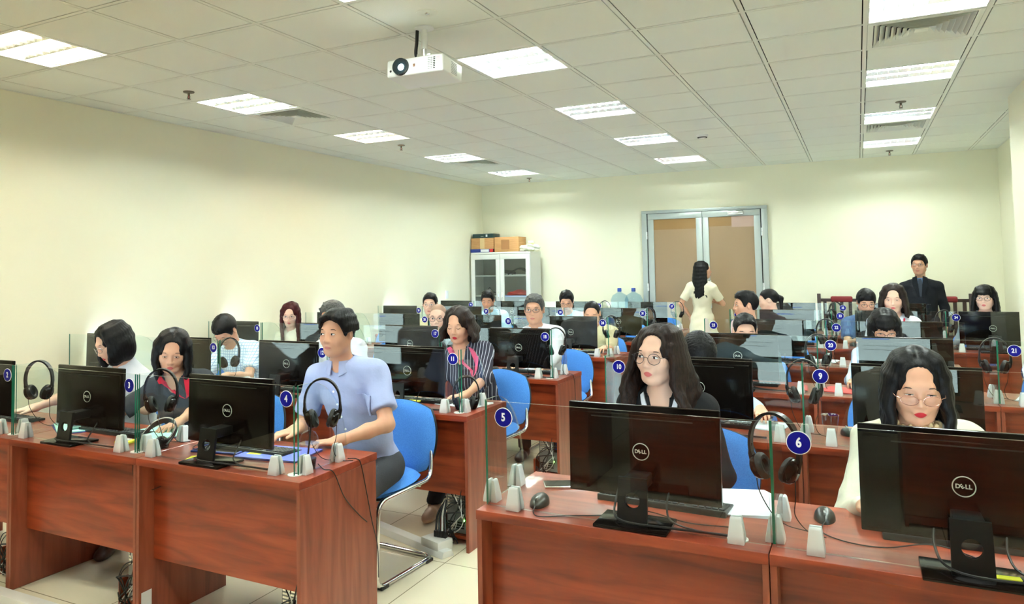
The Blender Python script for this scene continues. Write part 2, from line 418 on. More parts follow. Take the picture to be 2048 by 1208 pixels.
for k in range(7):
    for q in range(3): gv.box(.085+q*.017, .097+q*.017, -.1215, -.1195, .028-k*.010, .033-k*.010, dark_m if q == 2 else pc_grey, T=TB)
gs = MB()
for k in range(8): gs.box(.1795, .1812, -.02+.0, .05, .028-k*.009, .0325-k*.009, pc_grey, T=TB)
gs.build('side_grille', pr)
gv.build('grille', pr)
MB().box(.140, .158, -.1215, -.1195, -.038, .034, pinkglow, T=TB).build('vent_window', pr)
MB().box(-.008, .004, -.1215, -.119, -.006, .010, mat('tiny_brown_mark', srgb(120, 80, 50), .4), T=TB).lathe([(0, 0), (.007, .001), (0, .002)], black_pl, 12, T=TB @ Tm((-.153, -.119, -.015), rx=PI/2)).build('marks', pr)
mt = MB().tube([(0, 0, H), (0, 0, 2.83)], .019, white_pl, 14).tube([(0, 0, 2.85), (0, 0, 2.79)], .015, alum, 12).lathe([(0, H-.001), (.055, H-.001), (.055, H-.008), (.02, H-.014)], white_pl, 24)
mt.box(-.045, .045, -.012, .012, 2.785, 2.805, alum, .003)
for s in (-1, 1):
    for t in (-1, 1): mt.tube([(s*.03, 0, 2.79), (s*.10, t*.08, 2.752)], .006, alum, 6)
mt.box(-.11, .11, -.09, .09, 2.748, 2.753, alum).build('ceiling_mount', pr)
MB().tube(spline([(-.045, 0, H), (-.05, 0, 2.88), (-.06, .01, 2.80), (-.03, .06, 2.77), (.0, .115, 2.72)]), .010, cable_m, 8).build('cable', pr)
sl = bpy.data.lights.new('projector_lamp', 'SPOT'); sl.energy = PROJECTOR_W; sl.spot_size = math.radians(34); sl.spot_blend = 0.05; sl.shadow_soft_size = 0.02
so = bpy.data.objects.new('projector_lamp', sl); COL.objects.link(so); so.location = (-2.32, -2.03, 2.68); so.rotation_euler = (math.radians(86), 0, PI)
tag(MB().box(-3.7, -.95, YF+.002, YF+.03, .95, 2.65, screen_w).box(-3.75, -.9, YF+.002, YF+.05, 2.65, 2.72, white_pl).build('projection_screen'), 'white projection screen on the wall behind the viewer', 'projection screen')

# ------------------------------------------------------------------ back wall: doors, cabinet, bottles, chairs
door = tag(empty('door_1', (0, YB, 0)), kind='structure')
x0, x1, zt = -2.945, -1.188, 2.39
fr = MB().box(x0, x0+.075, -.07, 0, 0, zt-.046, grey_alu, .004).box(x1-.075, x1, -.07, 0, 0, zt-.046, grey_alu, .004).box(x0, x1, -.07, 0, zt-.045, zt, grey_alu, .004)
fr.build('door_frame', door)
MB().box(x0+.072, x1-.072, -.035, -.012, 0, zt-.04, dark_m).build('shadow_gap', door)
xm = (x0+x1)/2
for s, (a, b) in enumerate(((x0+.09, xm-.003), (xm+.003, x1-.09))):
    lf = tag(empty('door_leaf', (0, 0, 0)))
    lf.parent = door
    q = MB()
    for (u0, u1, v0, v1) in ((a, a+.085, .141, zt-.136), (b-.085, b, .141, zt-.136), (a, b, zt-.135, zt-.05), (a, b, .01, .14)):
        q.box(u0, u1, -.062, -.022, v0, v1, grey_alu, .003)
    q.build('leaf_frame', lf)
    MB().box(a+.08, b-.08, -.045, -.035, .13, zt-.13, glassbrown).build('brown_panel', lf)
    if s == 0: MB().box(a+.085, b-.085, -.047, -.045, zt-.29, zt-.136, glassbrown2).build('upper_panel', lf)
    else: MB().box(a+.085, a+.40, -.047, -.045, zt-.27, zt-.136, glassbrown2).box(a+.40, b-.085, -.047, -.045, zt-.29, zt-.136, glasspink).build('upper_panel', lf)
    hx = a if s == 0 else b
    for hz in (.25, 1.25, 2.02):
        MB().lathe([(.011, -.055), (.011, -.004), (.008, -.003), (.008, .003), (.011, .004), (.011, .055)], white_pl, 12, T=Tm((hx-.03*(1-2*s)*.5, -.068, hz))).build('hinge', lf)
    MB().tube([(xm+(.1 if s else -.1), -.10, .95), (xm+(.1 if s else -.1), -.10, 1.35)], .012, alum, 10).tube([(xm+(.1 if s else -.1), -.10, 1.0), (xm+(.1 if s else -.1), -.06, 1.0)], .009, alum, 8).tube([(xm+(.1 if s else -.1), -.10, 1.3), (xm+(.1 if s else -.1), -.06, 1.3)], .009, alum, 8).build('pull_handle', lf)
MB().box(xm+.36, xm+.57, -.10, -.062, zt-.115, zt-.065, alum, .006).tube([(xm+.44, -.08, zt-.06), (xm+.62, -.10, zt-.035), (xm+.44, -.05, zt-.02)], .006, alum, 6).build('door_closer', door)

cab = tag(empty('storage_cabinet', (-5.60, 5.24, 0)), 'pale steel cabinet with two glass doors in the back left corner', 'cabinet')
CW, CD, CH = 1.03, .42, 1.825
c = MB().box(0, .018, 0, CD, 0, CH-.031, cab_m).box(CW-.018, CW, 0, CD, 0, CH-.031, cab_m).box(.018, CW-.018, CD-.012, CD-.001, 0, CH-.031, cab_in).box(0, CW, .0, CD, CH-.03, CH, cab_m, .003).box(.018, CW-.018, .01, CD-.013, .0, .08, cab_m)
c.build('carcass', cab)
for z in (.45, 1.13, 1.45): MB().box(.02, CW-.02, .03, CD-.015, z-.012, z+.006, cab_m).build('shelf', cab)
for s in (0, 1):
    a, b = (.004, CW/2-.002) if s == 0 else (CW/2+.002, CW-.004)
    d = empty('cabinet_door'); d.parent = cab
    q = MB()
    for (u0, u1, v0, v1) in ((a, a+.07, .871, CH-.116), (b-.07, b, .871, CH-.116), (a, b, CH-.115, CH-.035), (a, b, .80, .87)): q.box(u0, u1, -.018, 0, v0, v1, cab_m, .003)
    q.build('door_frame', d)
    MB().box(a+.068, b-.068, -.010, -.006, .86, CH-.11, cab_glass).build('pane', d)
    MB().box(a, b, -.018, 0, .09, .795, cab_m, .003).build('lower_panel', d)
    MB().box((b-.04) if s == 0 else a+.022, (b-.022) if s == 0 else a+.04, -.026, -.018, 1.10, 1.20, alum, .003).build('handle', d)
ox, oy = -5.60, 5.24
tag(MB().tube(spline([(.60+.1*math.cos(t), .15+.09*math.sin(t)*.7, 1.468+.03*abs(math.sin(t*.5))+.012*(t/6)) for t in [k*.5 for k in range(32)]], 3), .013, cable_m, 6).tube(spline([(.60, .1, 1.47), (.72, .12, 1.54), (.84, .12, 1.56), (.95, .14, 1.5)]), .014, cable_m, 6).tube(spline([(.60, .14, 1.47), (.74, .16, 1.55), (.86, .14, 1.53), (.97, .18, 1.47)]), .014, cable_m, 6).build('cable_coil', loc=(ox, oy, 0)), 'black coiled cables on the top shelf of the cabinet', 'cable')
random.seed(3)
tag(MB().tube(spline([(.30+random.uniform(-.12, .14), .16+random.uniform(-.08, .08), 1.148+random.uniform(0, .05)) for k in range(14)]), .006, cable_m, 6).tube(spline([(.22, .12, 1.15), (.27, .1, 1.26), (.33, .12, 1.2)]), .005, cable_m, 6).build('wire_tangle', loc=(ox, oy, 0)), 'tangle of black wires on the left middle shelf of the cabinet', 'cable')
rb = MB()
def lump(mb, c, r, m, seed, n=14, amp=.25):
    rnd = random.Random(seed); b = bmesh.new(); bmesh.ops.create_icosphere(b, subdivisions=3, radius=1)
    ph = [rnd.uniform(0, 6) for _ in range(6)]
    for v in b.verts:
        k = 1+amp*math.sin(3*v.co.x+ph[0])*math.sin(4*v.co.y+ph[1])+amp*.5*math.sin(7*v.co.z+ph[2]+3*v.co.x)
        v.co = Vector((c[0]+v.co.x*r[0]*k, c[1]+v.co.y*r[1]*k, max(c[2]-r[2]*.6, c[2]+v.co.z*r[2]*k)))
    mb.bm(b, m, True)
lump(rb, (.76, .2, 1.166), (.17, .1, .05), red_m, 4); lump(rb, (.66, .17, 1.16), (.09, .08, .035), red_m, 5)
tag(rb.build('folded_cloth', loc=(ox, oy, 0)), 'crumpled red cloth on the right middle shelf of the cabinet', 'cloth')
tag(MB().box(.56, .66, .1, .3, 1.457, 1.475, paper).box(.7, .96, .08, .3, 1.457, 1.467, paper).build('paper_stack', loc=(ox, oy, 0)), 'flat white papers under the cables on the top shelf of the cabinet', 'paper')
tag(MB().box(.80, .93, .06, .3, .87, 1.075, mat('grey_box', srgb(190, 196, 198), .5), .004).box(.885, .915, .0585, .061, 1.0, 1.03, folder_db).build('paper_box', loc=(ox, oy, 0)), 'small grey box on the lower shelf behind the right cabinet door', 'box')
zc = CH
tag(MB().box(0, .40, .0, .30, zc, zc+.055, folder_db, .004).box(.02, .385, .005, .295, zc+.004, zc+.05, paper).box(.185, .33, -.0015, .001, zc+.008, zc+.048, paper).box(.345, .40, -.0015, .302, zc-.0+.003, zc+.052, red_m).build('box_file', loc=(-5.625, 5.27, 0)), 'blue box file with a white label and red end on top of the cabinet', 'box file')
tag(MB().box(0, .40, 0, .30, 0, .175, card_m, .004).box(.16, .24, -.001, .301, .001, .176, mat('packing_tape', srgb(206, 178, 130), .3)).build('cardboard_box', loc=(-5.615, 5.28, zc+.055)), 'brown cardboard box standing on the blue box file', 'box', 'cardboard boxes on the cabinet')
tag(MB().box(0, .42, 0, .30, 0, .235, card_m, .006).box(.12, .26, -.001, .0, .04, .19, mat('brown_print', srgb(150, 104, 62), .8)).box(-.001, .0, .05, .2, .05, .18, mat('brown_print_side', srgb(150, 104, 62), .8)).build('cardboard_box', loc=(-5.195, 5.27, zc)), 'brown cardboard box standing directly on the cabinet top beside the plastic bags', 'box', 'cardboard boxes on the cabinet')
dg_ = mat('dark_green_case', srgb(16, 52, 52), .35)
tag(MB().box(0, .37, 0, .26, 0, .07, dg_, .012, 2).box(.24, .27, -.001, .0, .02, .055, paper).box(.15, .2, -.001, 0, .02, .03, cab_in).build('tool_case', loc=(-5.595, 5.29, zc+.23)), 'dark green plastic case lying on the left cardboard box', 'case')
pb = MB(); bagm = mat('cloudy_plastic_bag', srgb(222, 224, 206), .35)
lump(pb, (0, 0, .05), (.17, .10, .055), bagm, 11, amp=.35); lump(pb, (.16, .02, .06), (.10, .08, .065), bagm, 12, amp=.3)
tag(pb.build('plastic_bag', loc=(-4.76, 5.40, zc-.005)), 'crumpled translucent plastic bags on the right of the cabinet top', 'bag')
tag(MB().lathe([(0, 0), (.05, 0), (.055, .02), (.055, .12), (.042, .135), (.042, .16), (0, .16)], mat('pale_jar', srgb(206, 204, 150), .3), 20).lathe([(.044, .135), (.044, .165), (0, .166)], white_pl, 20).build('plastic_jar', loc=(-4.63, 5.42, zc)), 'pale plastic jar with a white lid at the right end of the cabinet top', 'jar')
tag(MB().box(XL, XL+.012, 4.44, 4.52, 1.12, 1.24, white_pl, .004).box(XL+.012, XL+.016, 4.46, 4.50, 1.15, 1.21, white_pl, .002).build('wall_switch'), 'white switch plate on the left wall before the cabinet', 'switch')
def make_bottle():
    r = empty('water_bottle')
    MB().lathe([(0, .01), (.10, 0), (.13, .02), (.132, .1), (.126, .12), (.132, .14), (.132, .22), (.126, .24), (.132, .26), (.132, .32), (.10, .39), (.04, .425), (.028, .435), (.028, .47)], bottle_m, 28).build('body', r)
    MB().lathe([(0, .495), (.026, .494), (.030, .488), (.031, .445), (.029, .44)], bottle_cap, 20).build('cap', r)
    return r
stool = tag(MB().box(-.42, .42, -.18, .18, .72, .75, wood_top, .003).box(-.40, -.38, -.17, .17, 0, .72, wood_z).box(.38, .40, -.17, .17, 0, .72, wood_z).box(-.38, .38, .1, .118, .3, .72, wood_x).build('side_table', loc=(-3.16, 5.52, 0)), 'narrow brown table under the two water bottles beside the door', 'table')
bt = make_bottle(); bt.location = (-3.255, 5.50, .75); tag(bt, 'large clear blue water bottle, the left one of the pair beside the door', 'water bottle', 'water bottles by the door')
b2 = copy_tree(bt); b2.location = (-3.06, 5.56, .75); tag(b2, 'large clear blue water bottle, the right one of the pair beside the door', 'water bottle', 'water bottles by the door')
def make_wood_chair():
    r = empty('armchair')
    for sx in (-1, 1):
        MB().prism([(sx*.27-.022, 0), (sx*.27+.022, 0), (sx*.27+.022, 1.16), (sx*.27-.022, 1.16)], .20, .24, darkwood, 'y', .004).build('leg', r)
        MB().prism([(sx*.27-.022, 0), (sx*.27+.022, 0), (sx*.27+.022, .64), (sx*.27-.022, .64)], -.24, -.20, darkwood, 'y', .004).build('leg', r)
        MB().box(sx*.27-.03, sx*.27+.03, -.26, .24, .64, .67, darkwood, .006).build('armrest', r)
    f = MB().box(-.27, .27, .205, .235, 1.055, 1.095, darkwood, .004).box(-.27, .27, .205, .235, .60, .64, darkwood, .004).box(-.27, .27, -.235, -.205, .38, .43, darkwood).box(-.27, .27, .205, .235, .38, .43, darkwood)
    for k in range(5): f.box(-.2+k*.1-.02, -.2+k*.1+.02, .21, .23, .64, 1.06, darkwood)
    f.build('back_frame', r)
    MB().box(-.26, .26, -.23, .21, .42, .48, darkred, .02, 3).build('seat', r)
    MB().box(-.13, .13, .185, .255, 1.05, 1.125, darkred, .02, 3).build('head_cushion', r)
    return r
ac = make_wood_chair(); ac.location = (-.30, 5.40, 0); tag(ac, 'dark wooden armchair with a red head cushion against the wall right of the door', 'chair', 'wooden armchairs along the back wall')
a2 = copy_tree(ac); a2.location = (.86, 5.42, 0); tag(a2, 'dark wooden armchair with a red head cushion behind the standing man in the suit', 'chair', 'wooden armchairs along the back wall')

# ------------------------------------------------------------------ desks
def plate_hole(mb, w0, w1, z0, z1, hz, hr, y0f, th, m):
    """upright plate (width w0 at the bottom, w1 at the top) with a round hole; y0f(z) gives its back face"""
    n = 32; ring = []; outer = []
    for k in range(n):
        a = 2*PI*k/n; ring.append((hr*math.cos(a), hz+hr*math.sin(a)))
        cx, cz = math.cos(a), math.sin(a); t = 10
        wm = (w0+w1)/4
        if abs(cx) > 1e-6: t = min(t, wm/abs(cx))
        if cz > 1e-6: t = min(t, (z1-hz)/cz)
        if cz < -1e-6: t = min(t, (z0-hz)/cz)
        x, z = cx*t, hz+cz*t; k2 = (z-z0)/(z1-z0); ww = (w0*(1-k2)+w1*k2)/2
        outer.append((x*ww/wm, z))
    for c in ((1, 1), (-1, 1), (-1, -1), (1, -1)):       # snap the nearest outer vertex onto each corner
        cx = (w1 if c[1] > 0 else w0)/2*c[0]; cz = z1 if c[1] > 0 else z0
        i = min(range(n), key=lambda q: (outer[q][0]-cx)**2+(outer[q][1]-cz)**2); outer[i] = (cx, cz)
    vs = []; fs = []
    for (P, dy) in ((ring, 0), (outer, 0), (ring, th), (outer, th)): vs += [(p[0], y0f(p[1])+dy, p[1]) for p in P]
    for k in range(n):
        j = (k+1) % n
        fs += [[k, j, n+j, n+k], [2*n+k, 3*n+k, 3*n+j, 2*n+j], [k, 2*n+k, 2*n+j, j], [n+k, n+j, 3*n+j, 3*n+k]]
    mb.add(vs, fs, m)
NUM = {}
for c, n in zip(('L4', 'L3', 'L2', 'L1', 'R1', 'R2', 'R3'), (1, 2, 3, 4, 5, 6, 7)): NUM[(1, c)] = n
for c, n in zip(('R3', 'R2', 'R1', 'L1', 'L2', 'L3', 'L4'), range(8, 15)): NUM[(2, c)] = n
for c, n in zip(('L4', 'L3', 'L2', 'L1', 'R1', 'R2', 'R3'), range(15, 22)): NUM[(3, c)] = n
for c, n in zip(('R2', 'R1', 'L1', 'L2', 'L3', 'L4'), range(22, 28)): NUM[(4, c)] = n
for c, n in zip(('L4', 'L3', 'L2', 'L1', 'R1', 'R2', 'R3'), range(28, 35)): NUM[(5, c)] = n
for c, n in zip(('R2', 'R1', 'L1', 'L2', 'L3', 'L4'), range(35, 41)): NUM[(6, c)] = n
for k in ((1, 'L4'), (1, 'R3'), (2, 'R3')): NUM.pop(k)      # outside the photograph
ORDER = sorted(NUM, key=lambda k: NUM[k])
DESC = {(1, 'L3'): 'at the near left edge', (1, 'L2'): 'in front of the woman in charcoal', (1, 'L1'): 'in front of the man in pale blue', (1, 'R1'): 'in front of the long-haired woman in black', (1, 'R2'): 'in front of the woman in cream',
        (2, 'L4'): 'against the wall in the second row', (2, 'L3'): 'in front of the man in checks', (2, 'L2'): 'in front of the grey-haired man in white', (2, 'L1'): 'in front of the pinstriped woman', (2, 'R1'): 'in front of the woman bent far over', (2, 'R2'): 'at the empty place in the second row',
        (3, 'L4'): 'in front of the red-haired woman', (3, 'L3'): 'at the empty place beside the red-haired woman', (3, 'L2'): 'in front of the shaven-headed man', (3, 'L1'): 'in front of the grey-haired man with glasses', (3, 'R1'): 'in front of the man in dark teal', (3, 'R2'): 'in front of the woman in stripes', (3, 'R3'): 'in front of the striped navy sleeve',
        (4, 'L4'): 'against the wall in the fourth row', (4, 'L3'): 'in front of the man with thin glasses', (4, 'L2'): 'at the empty place in the fourth row', (4, 'L1'): 'in front of the balding man in khaki', (4, 'R1'): 'in front of the man in pink', (4, 'R2'): 'in front of the woman with the red lanyard',
        (5, 'L4'): 'against the wall in the fifth row', (5, 'L3'): 'in front of the bowed man before the cabinet', (5, 'L2'): 'in front of the bowed man in dark glasses', (5, 'L1'): 'at the empty aisle place in the fifth row', (5, 'R1'): 'in front of the woman with a ponytail', (5, 'R2'): 'in front of the man in denim', (5, 'R3'): 'in front of the woman in grey',
        (6, 'L4'): 'against the wall in the farthest row', (6, 'L3'): 'before the cabinet in the farthest row', (6, 'L2'): 'before the water bottles in the farthest row', (6, 'L1'): 'before the doors in the farthest row', (6, 'R1'): 'just past the aisle in the farthest row', (6, 'R2'): 'before the standing man in the farthest row'}
def make_desk(wd):
    r = empty('desk'); g = .0015
    MB().box(g, wd-g, 0, DEPTH, .719, TOPZ, wood_top, .0015, 1).box(g, wd-g, -.0005, .0, .7195, .7495, wood_x).build('desktop', r)
    MB().box(g, .020, .004, DEPTH-.01, 0, .7185, wood_z, .001, 1).build('side_panel', r)
    MB().box(wd-.020, wd-g, .004, DEPTH-.01, 0, .7185, wood_z, .001, 1).build('side_panel', r)
    MB().box(.020, wd-.020, .085, .101, .285, .7185, wood_x).build('modesty_panel', r)
    MB().box(wd-.25, wd-.021, .11, .50, .03, .048, wood_x).box(wd-.25, wd-.235, .11, .50, 0, .14, wood_x).build('tower_stand', r)
    MB().lathe([(0, 0), (.031, 0), (.031, .003), (.027, .0045), (0, .0045)], white_pl, 24, T=Tm((wd-.095, .085, TOPZ))).box(wd-.105, wd-.085, .085, .113, TOPZ+.0046, TOPZ+.005, dark_m).build('cable_grommet', r)
    return r
PROTO = {}
for k in ORDER:
    x0, x1 = COLX[k[1]]; wd = round(x1-x0, 3); n = NUM[k]
    if wd not in PROTO: PROTO[wd] = make_desk(wd); o = PROTO[wd]
    else: o = copy_tree(PROTO[wd])
    o.location = (x0, FRONT[k[0]], 0)
    tag(o, f'cherry wood desk under glass {n}, {DESC[k]}', 'desk', 'cherry wood computer desks')

# ------------------------------------------------------------------ glass screens with clips and number badges
GY, GT, GZ0, GZ1 = .062, .008, TOPZ+.004, 1.112
def clip_mb(along):
    """white clamp foot holding a pane; along = 'x' for a pane in the xz-plane, 'y' otherwise"""
    m = MB()
    for s in (-1, 1):
        P = [(s*.0045, 0), (s*.027, 0), (s*.025, .02), (s*.016, .070), (s*.0125, .076), (s*.0045, .076)]
        b = bmesh.new(); n = len(P)
        A = [b.verts.new((-.024+.008*(p[1]/.076)**1.6, p[0], p[1])) for p in P]; B = [b.verts.new((.024-.008*(p[1]/.076)**1.6, p[0], p[1])) for p in P]
        b.faces.new(A); b.faces.new(B[::-1])
        for k in range(n): b.faces.new((A[k], A[(k+1) % n], B[(k+1) % n], B[k]))
        bmesh.ops.recalc_face_normals(b, faces=b.faces[:])
        bmesh.ops.bevel(b, geom=b.edges[:], offset=.002, segments=2, profile=.5, affect='EDGES')
        m.bm(b, clip_m, True, T=None if along == 'x' else Matrix.Rotation(PI/2, 4, 'Z'))
    return m
CLIP = {a: clip_mb(a).mesh('clip') for a in 'xy'}
def place_mesh(name, me, parent, loc, rz=0.0):
    o = bpy.data.objects.new(name, me); COL.objects.link(o); o.location = loc; o.rotation_euler = (0, 0, rz)
    if parent: o.parent = parent; KIDS.setdefault(parent.name, []).append(o)
    return o
def slab(poly, axis, a0, a1):
    """glass pane: large faces clear, thin faces green"""
    m = MB(); P = lambda p, a: (p[0], a, p[1]) if axis == 'y' else (a, p[0], p[1])
    n = len(poly); vs = [P(p, a0) for p in poly]+[P(p, a1) for p in poly]
    m.add(vs, [list(range(n))[::-1], list(range(n, 2*n))], glass)
    for k in range(n):
        p, q = poly[k], poly[(k+1) % n]; up = abs(p[0]-q[0]) < 1e-6 and abs(p[1]-q[1]) > .1
        m.add(vs, [[k, (k+1) % n, n+(k+1) % n, n+k]], glass_edge if up else pale_edge)
    return m
BADGE = MB().lathe([(0, 0), (.0335, 0), (.0335, -.0015), (.0325, -.002), (0, -.002)], badge_w, 40, T=Matrix.Rotation(-PI/2, 4, 'X')).lathe([(0, -.0021), (.0312, -.0021), (.0312, -.0024), (0, -.0024)], badge_m, 40, T=Matrix.Rotation(-PI/2, 4, 'X')).mesh('number_badge')
# lathe axis z -> -y after the rotation: the badge faces the camera side
def digits_mesh(n):
    v, f = text_shape(str(n), .034 if n > 9 else .038, .0002, .034, .80)
    return MB().add(v, f, badge_w, T=Matrix.Translation((0, -.0028, 0)) @ RXf).mesh('digits')
def gl_x(c):                                            # x of the side screen at the right (left block) or left (right block) end
    return COLX[c][1]-.072 if c[0] == 'L' else COLX[c][0]+.008
ROWS = {1: 'nearest row', 2: 'second row', 3: 'third row', 4: 'fourth row', 5: 'fifth row', 6: 'farthest row'}
for k in ORDER:
    r, c = k; n = NUM[k]; x0, x1 = COLX[c]; yf = FRONT[r]
    if c[0] == 'L':
        xr = gl_x(c)-.007; li = int(c[1]); xl = (gl_x('L%d' % (li+1))+.007) if li < 4 else XL+.04
        bx = xr-.036
    else:
        xl = gl_x(c)+.007; ri = int(c[1]); nx = 'R%d' % (ri+1)
        xr = (gl_x(nx)-.007) if (ri < 3) else x1-.01
        bx = xl+.070
    g = empty('glass_screen', ((xl+xr)/2, yf+GY, 0))
    h = (xr-xl)/2
    slab([(-h, GZ0), (h, GZ0), (h, GZ1), (-h, GZ1)], 'y', -GT/2, GT/2).build('pane', g)
    for cx in (-h+.105, h-.095): place_mesh('clip', CLIP['x'], g, (cx, 0, TOPZ))
    b = place_mesh('number_badge', BADGE, g, (bx-(xl+xr)/2, -GT/2, 1.059)); tag(b, f'blue badge with a white {n}')
    place_mesh('digits', digits_mesh(n), b, (0, 0, 0))
    tag(g, f'clear front glass with blue badge {n}, {DESC[k]}', 'glass screen', 'numbered front glass screens')
sp_ = []
a0, a1 = .078, .398
for t in range(13):
    a = PI/2*t/12; sp_.append((a0+.07+(a1-a0-.07)*math.sin(a), .79+(GZ1-.79)*math.cos(a)))
SIDE = slab([(a0, GZ0), (a0, GZ1)]+sp_+[(a1, GZ0)], 'x', -GT/2, GT/2).mesh('pane')
for k in ORDER:
    r, c = k
    g = empty('side_glass_screen', (gl_x(c), FRONT[r], 0))
    place_mesh('pane', SIDE, g, (0, 0, 0))
    for y in (.118, .335): place_mesh('clip', CLIP['y'], g, (0, y, TOPZ))
    tag(g, f'curved side glass joining glass {NUM[k]}, {DESC[k]}', 'glass screen', 'side glass screens with a curved corner')

# ------------------------------------------------------------------ monitors
def logo_mb():
    m = MB(); n = 40
    m.tube([(.027*math.cos(2*PI*k/n), 0, .027*math.sin(2*PI*k/n)) for k in range(n)], .0016, silver_m, 6, closed=True)
    for ch, x, rot in (('D', -.0145, 0), ('E', -.0045, 35), ('L', .0065, 0), ('L', .0148, 0)):
        v, f = text_shape(ch, .0165, .0003, .03, .95)
        m.add(v, f, silver_m, T=Matrix.Translation((x, -.001, 0)) @ RXf @ Matrix.Rotation(math.radians(rot), 4, 'Z'))
    return m.mesh('logo')
LOGO = logo_mb()
MW, MZ0, MZ1 = .253, .055, .358
def make_monitor():
    r = empty('monitor'); 
    MB().box(-.116, .116, -.158, -.002, 0, .011, black_gl, .003).build('base', r)
    st = MB(); plate_hole(st, .096, .093, .010, .150, .082, .0240, lambda z: -.120+.022*(z-.01)/.14, .012, black_satin); st.box(-.036, .036, -.092, .014, .108, .146, black_satin, .004); st.build('riser', r)
    T = Tm((0, .030, (MZ0+MZ1)/2), rx=math.radians(-1.5)); hh = (MZ1-MZ0)/2
    hb = MB().box(-MW, MW, -.008, .012, -hh, hh, black_gl, .004, 2, T=T)
    hb.prism([(-MW+.012, -hh+.012), (MW-.012, -hh+.012), (MW-.012, hh-.030), (-MW+.012, hh-.030)], -.016, -.006, black_gl, 'y', .004, T=T)
    hb.prism([(-.155, -hh+.006), (.155, -hh+.006), (.15, -hh+.06), (-.15, -hh+.06)], -.021, -.014, black_gl, 'y', .004, T=T)
    hb.box(-.17, .17, -.0168, -.0155, hh-.045, hh-.041, dark_m, T=T)
    hb.build('housing', r)
    s = MB().box(-MW+.012, MW-.012, .0121, .0125, -hh+.02, hh-.012, screen_e, T=T)
    s.box(-MW+.012, MW-.012, .0126, .0128, hh-.032, hh-.012, screen_b, T=T)
    s.box(-.20, -.02, .0126, .0128, hh-.12, hh-.113, screen_b, T=T).box(-.20, .10, .0126, .0128, hh-.17, hh-.168, pc_grey, T=T).box(-.20, .06, .0126, .0128, hh-.2, hh-.198, pc_grey, T=T)
    s.build('screen', r)
    lo = place_mesh('logo', LOGO, r, (0, .030-.0172, (MZ0+MZ1)/2+.002))
    cb = MB()
    cb.tube(spline([(-.075, .010, .09), (-.078, -.02, .055), (-.066, -.085, .03), (-.03, -.136, .026), (.03, -.140, .022), (.12, -.115, .016), (.24, -.085, .008), (.32, -.08, .006)]), .0038, cable_m, 6)
    cb.tube(spline([(.09, .010, .09), (.088, -.02, .05), (.11, -.06, .02), (.19, -.09, .012), (.27, -.08, .008), (.32, -.075, .006)]), .0032, cable_m, 6)
    cb.build('cable', r)
    return r
MONX = {(1, 'L3'): -4.478, (1, 'L2'): -3.575, (1, 'L1'): -2.612, (1, 'R1'): -0.751, (1, 'R2'): 0.144,
        (2, 'L4'): -5.32, (2, 'L3'): -4.475, (2, 'L2'): -3.502, (2, 'L1'): -2.55, (2, 'R1'): -0.821, (2, 'R2'): 0.117,
        (3, 'L4'): -5.36, (3, 'L3'): -4.349, (3, 'L2'): -3.418, (3, 'L1'): -2.433, (3, 'R1'): -0.829, (3, 'R2'): 0.145, (3, 'R3'): 1.10,
        (4, 'L4'): -5.29, (4, 'L3'): -4.446, (4, 'L2'): -3.5, (4, 'L1'): -2.516, (4, 'R1'): -.74, (4, 'R2'): .21,
        (5, 'L4'): -5.355, (5, 'L3'): -4.43, (5, 'L2'): -3.47, (5, 'L1'): -2.468, (5, 'R1'): -0.748, (5, 'R2'): 0.118, (5, 'R3'): 0.962,
        (6, 'L4'): -5.3, (6, 'L3'): -4.4, (6, 'L2'): -3.5, (6, 'L1'): -2.507, (6, 'R1'): -.80, (6, 'R2'): .30}
mon0 = make_monitor()
for i, k in enumerate(ORDER):
    o = mon0 if i == 0 else copy_tree(mon0)
    o.location = (MONX[k], FRONT[k[0]]+.165-(.03 if k == (1, 'R2') else 0), TOPZ)
    tag(o, f'black monitor behind glass {NUM[k]}, {DESC[k]}', 'monitor', 'black monitors on the desks')

# unseen desks added behind the viewer for the monitors and glass to reflect
for x0 in (-3.2, -1.55, .1):
    o = tag(MB().box(x0, x0+1.35, -6.55, -5.95, .72, .75, wood_top).box(x0, x0+.02, -6.54, -5.96, 0, .719, wood_z).box(x0+1.33, x0+1.35, -6.54, -5.96, 0, .719, wood_z).box(x0+.02, x0+1.33, -5.99, -5.972, .02, .719, wood_x).build('reflection_desk'), 'unseen cherry wood desk added behind the viewer for reflections, ' + {-3.2: 'nearest the long bare wall', -1.55: 'the middle one', .1: 'nearest the pillar wall'}[x0], 'desk', 'desks added behind the viewer for reflections')
tag(MB().box(XL+.005, XL+.42, -7.2, -4.0, 0, .86, mat('dark_walnut', srgb(46, 30, 24), .5), .004).box(XL+.42, XL+.424, -5.58, -5.56, .05, .82, black_pl).build('reflection_cabinet'), 'unseen low dark wood cabinet added by the long bare wall to darken reflections', 'cabinet')  # added out of view so the left monitors reflect something dark
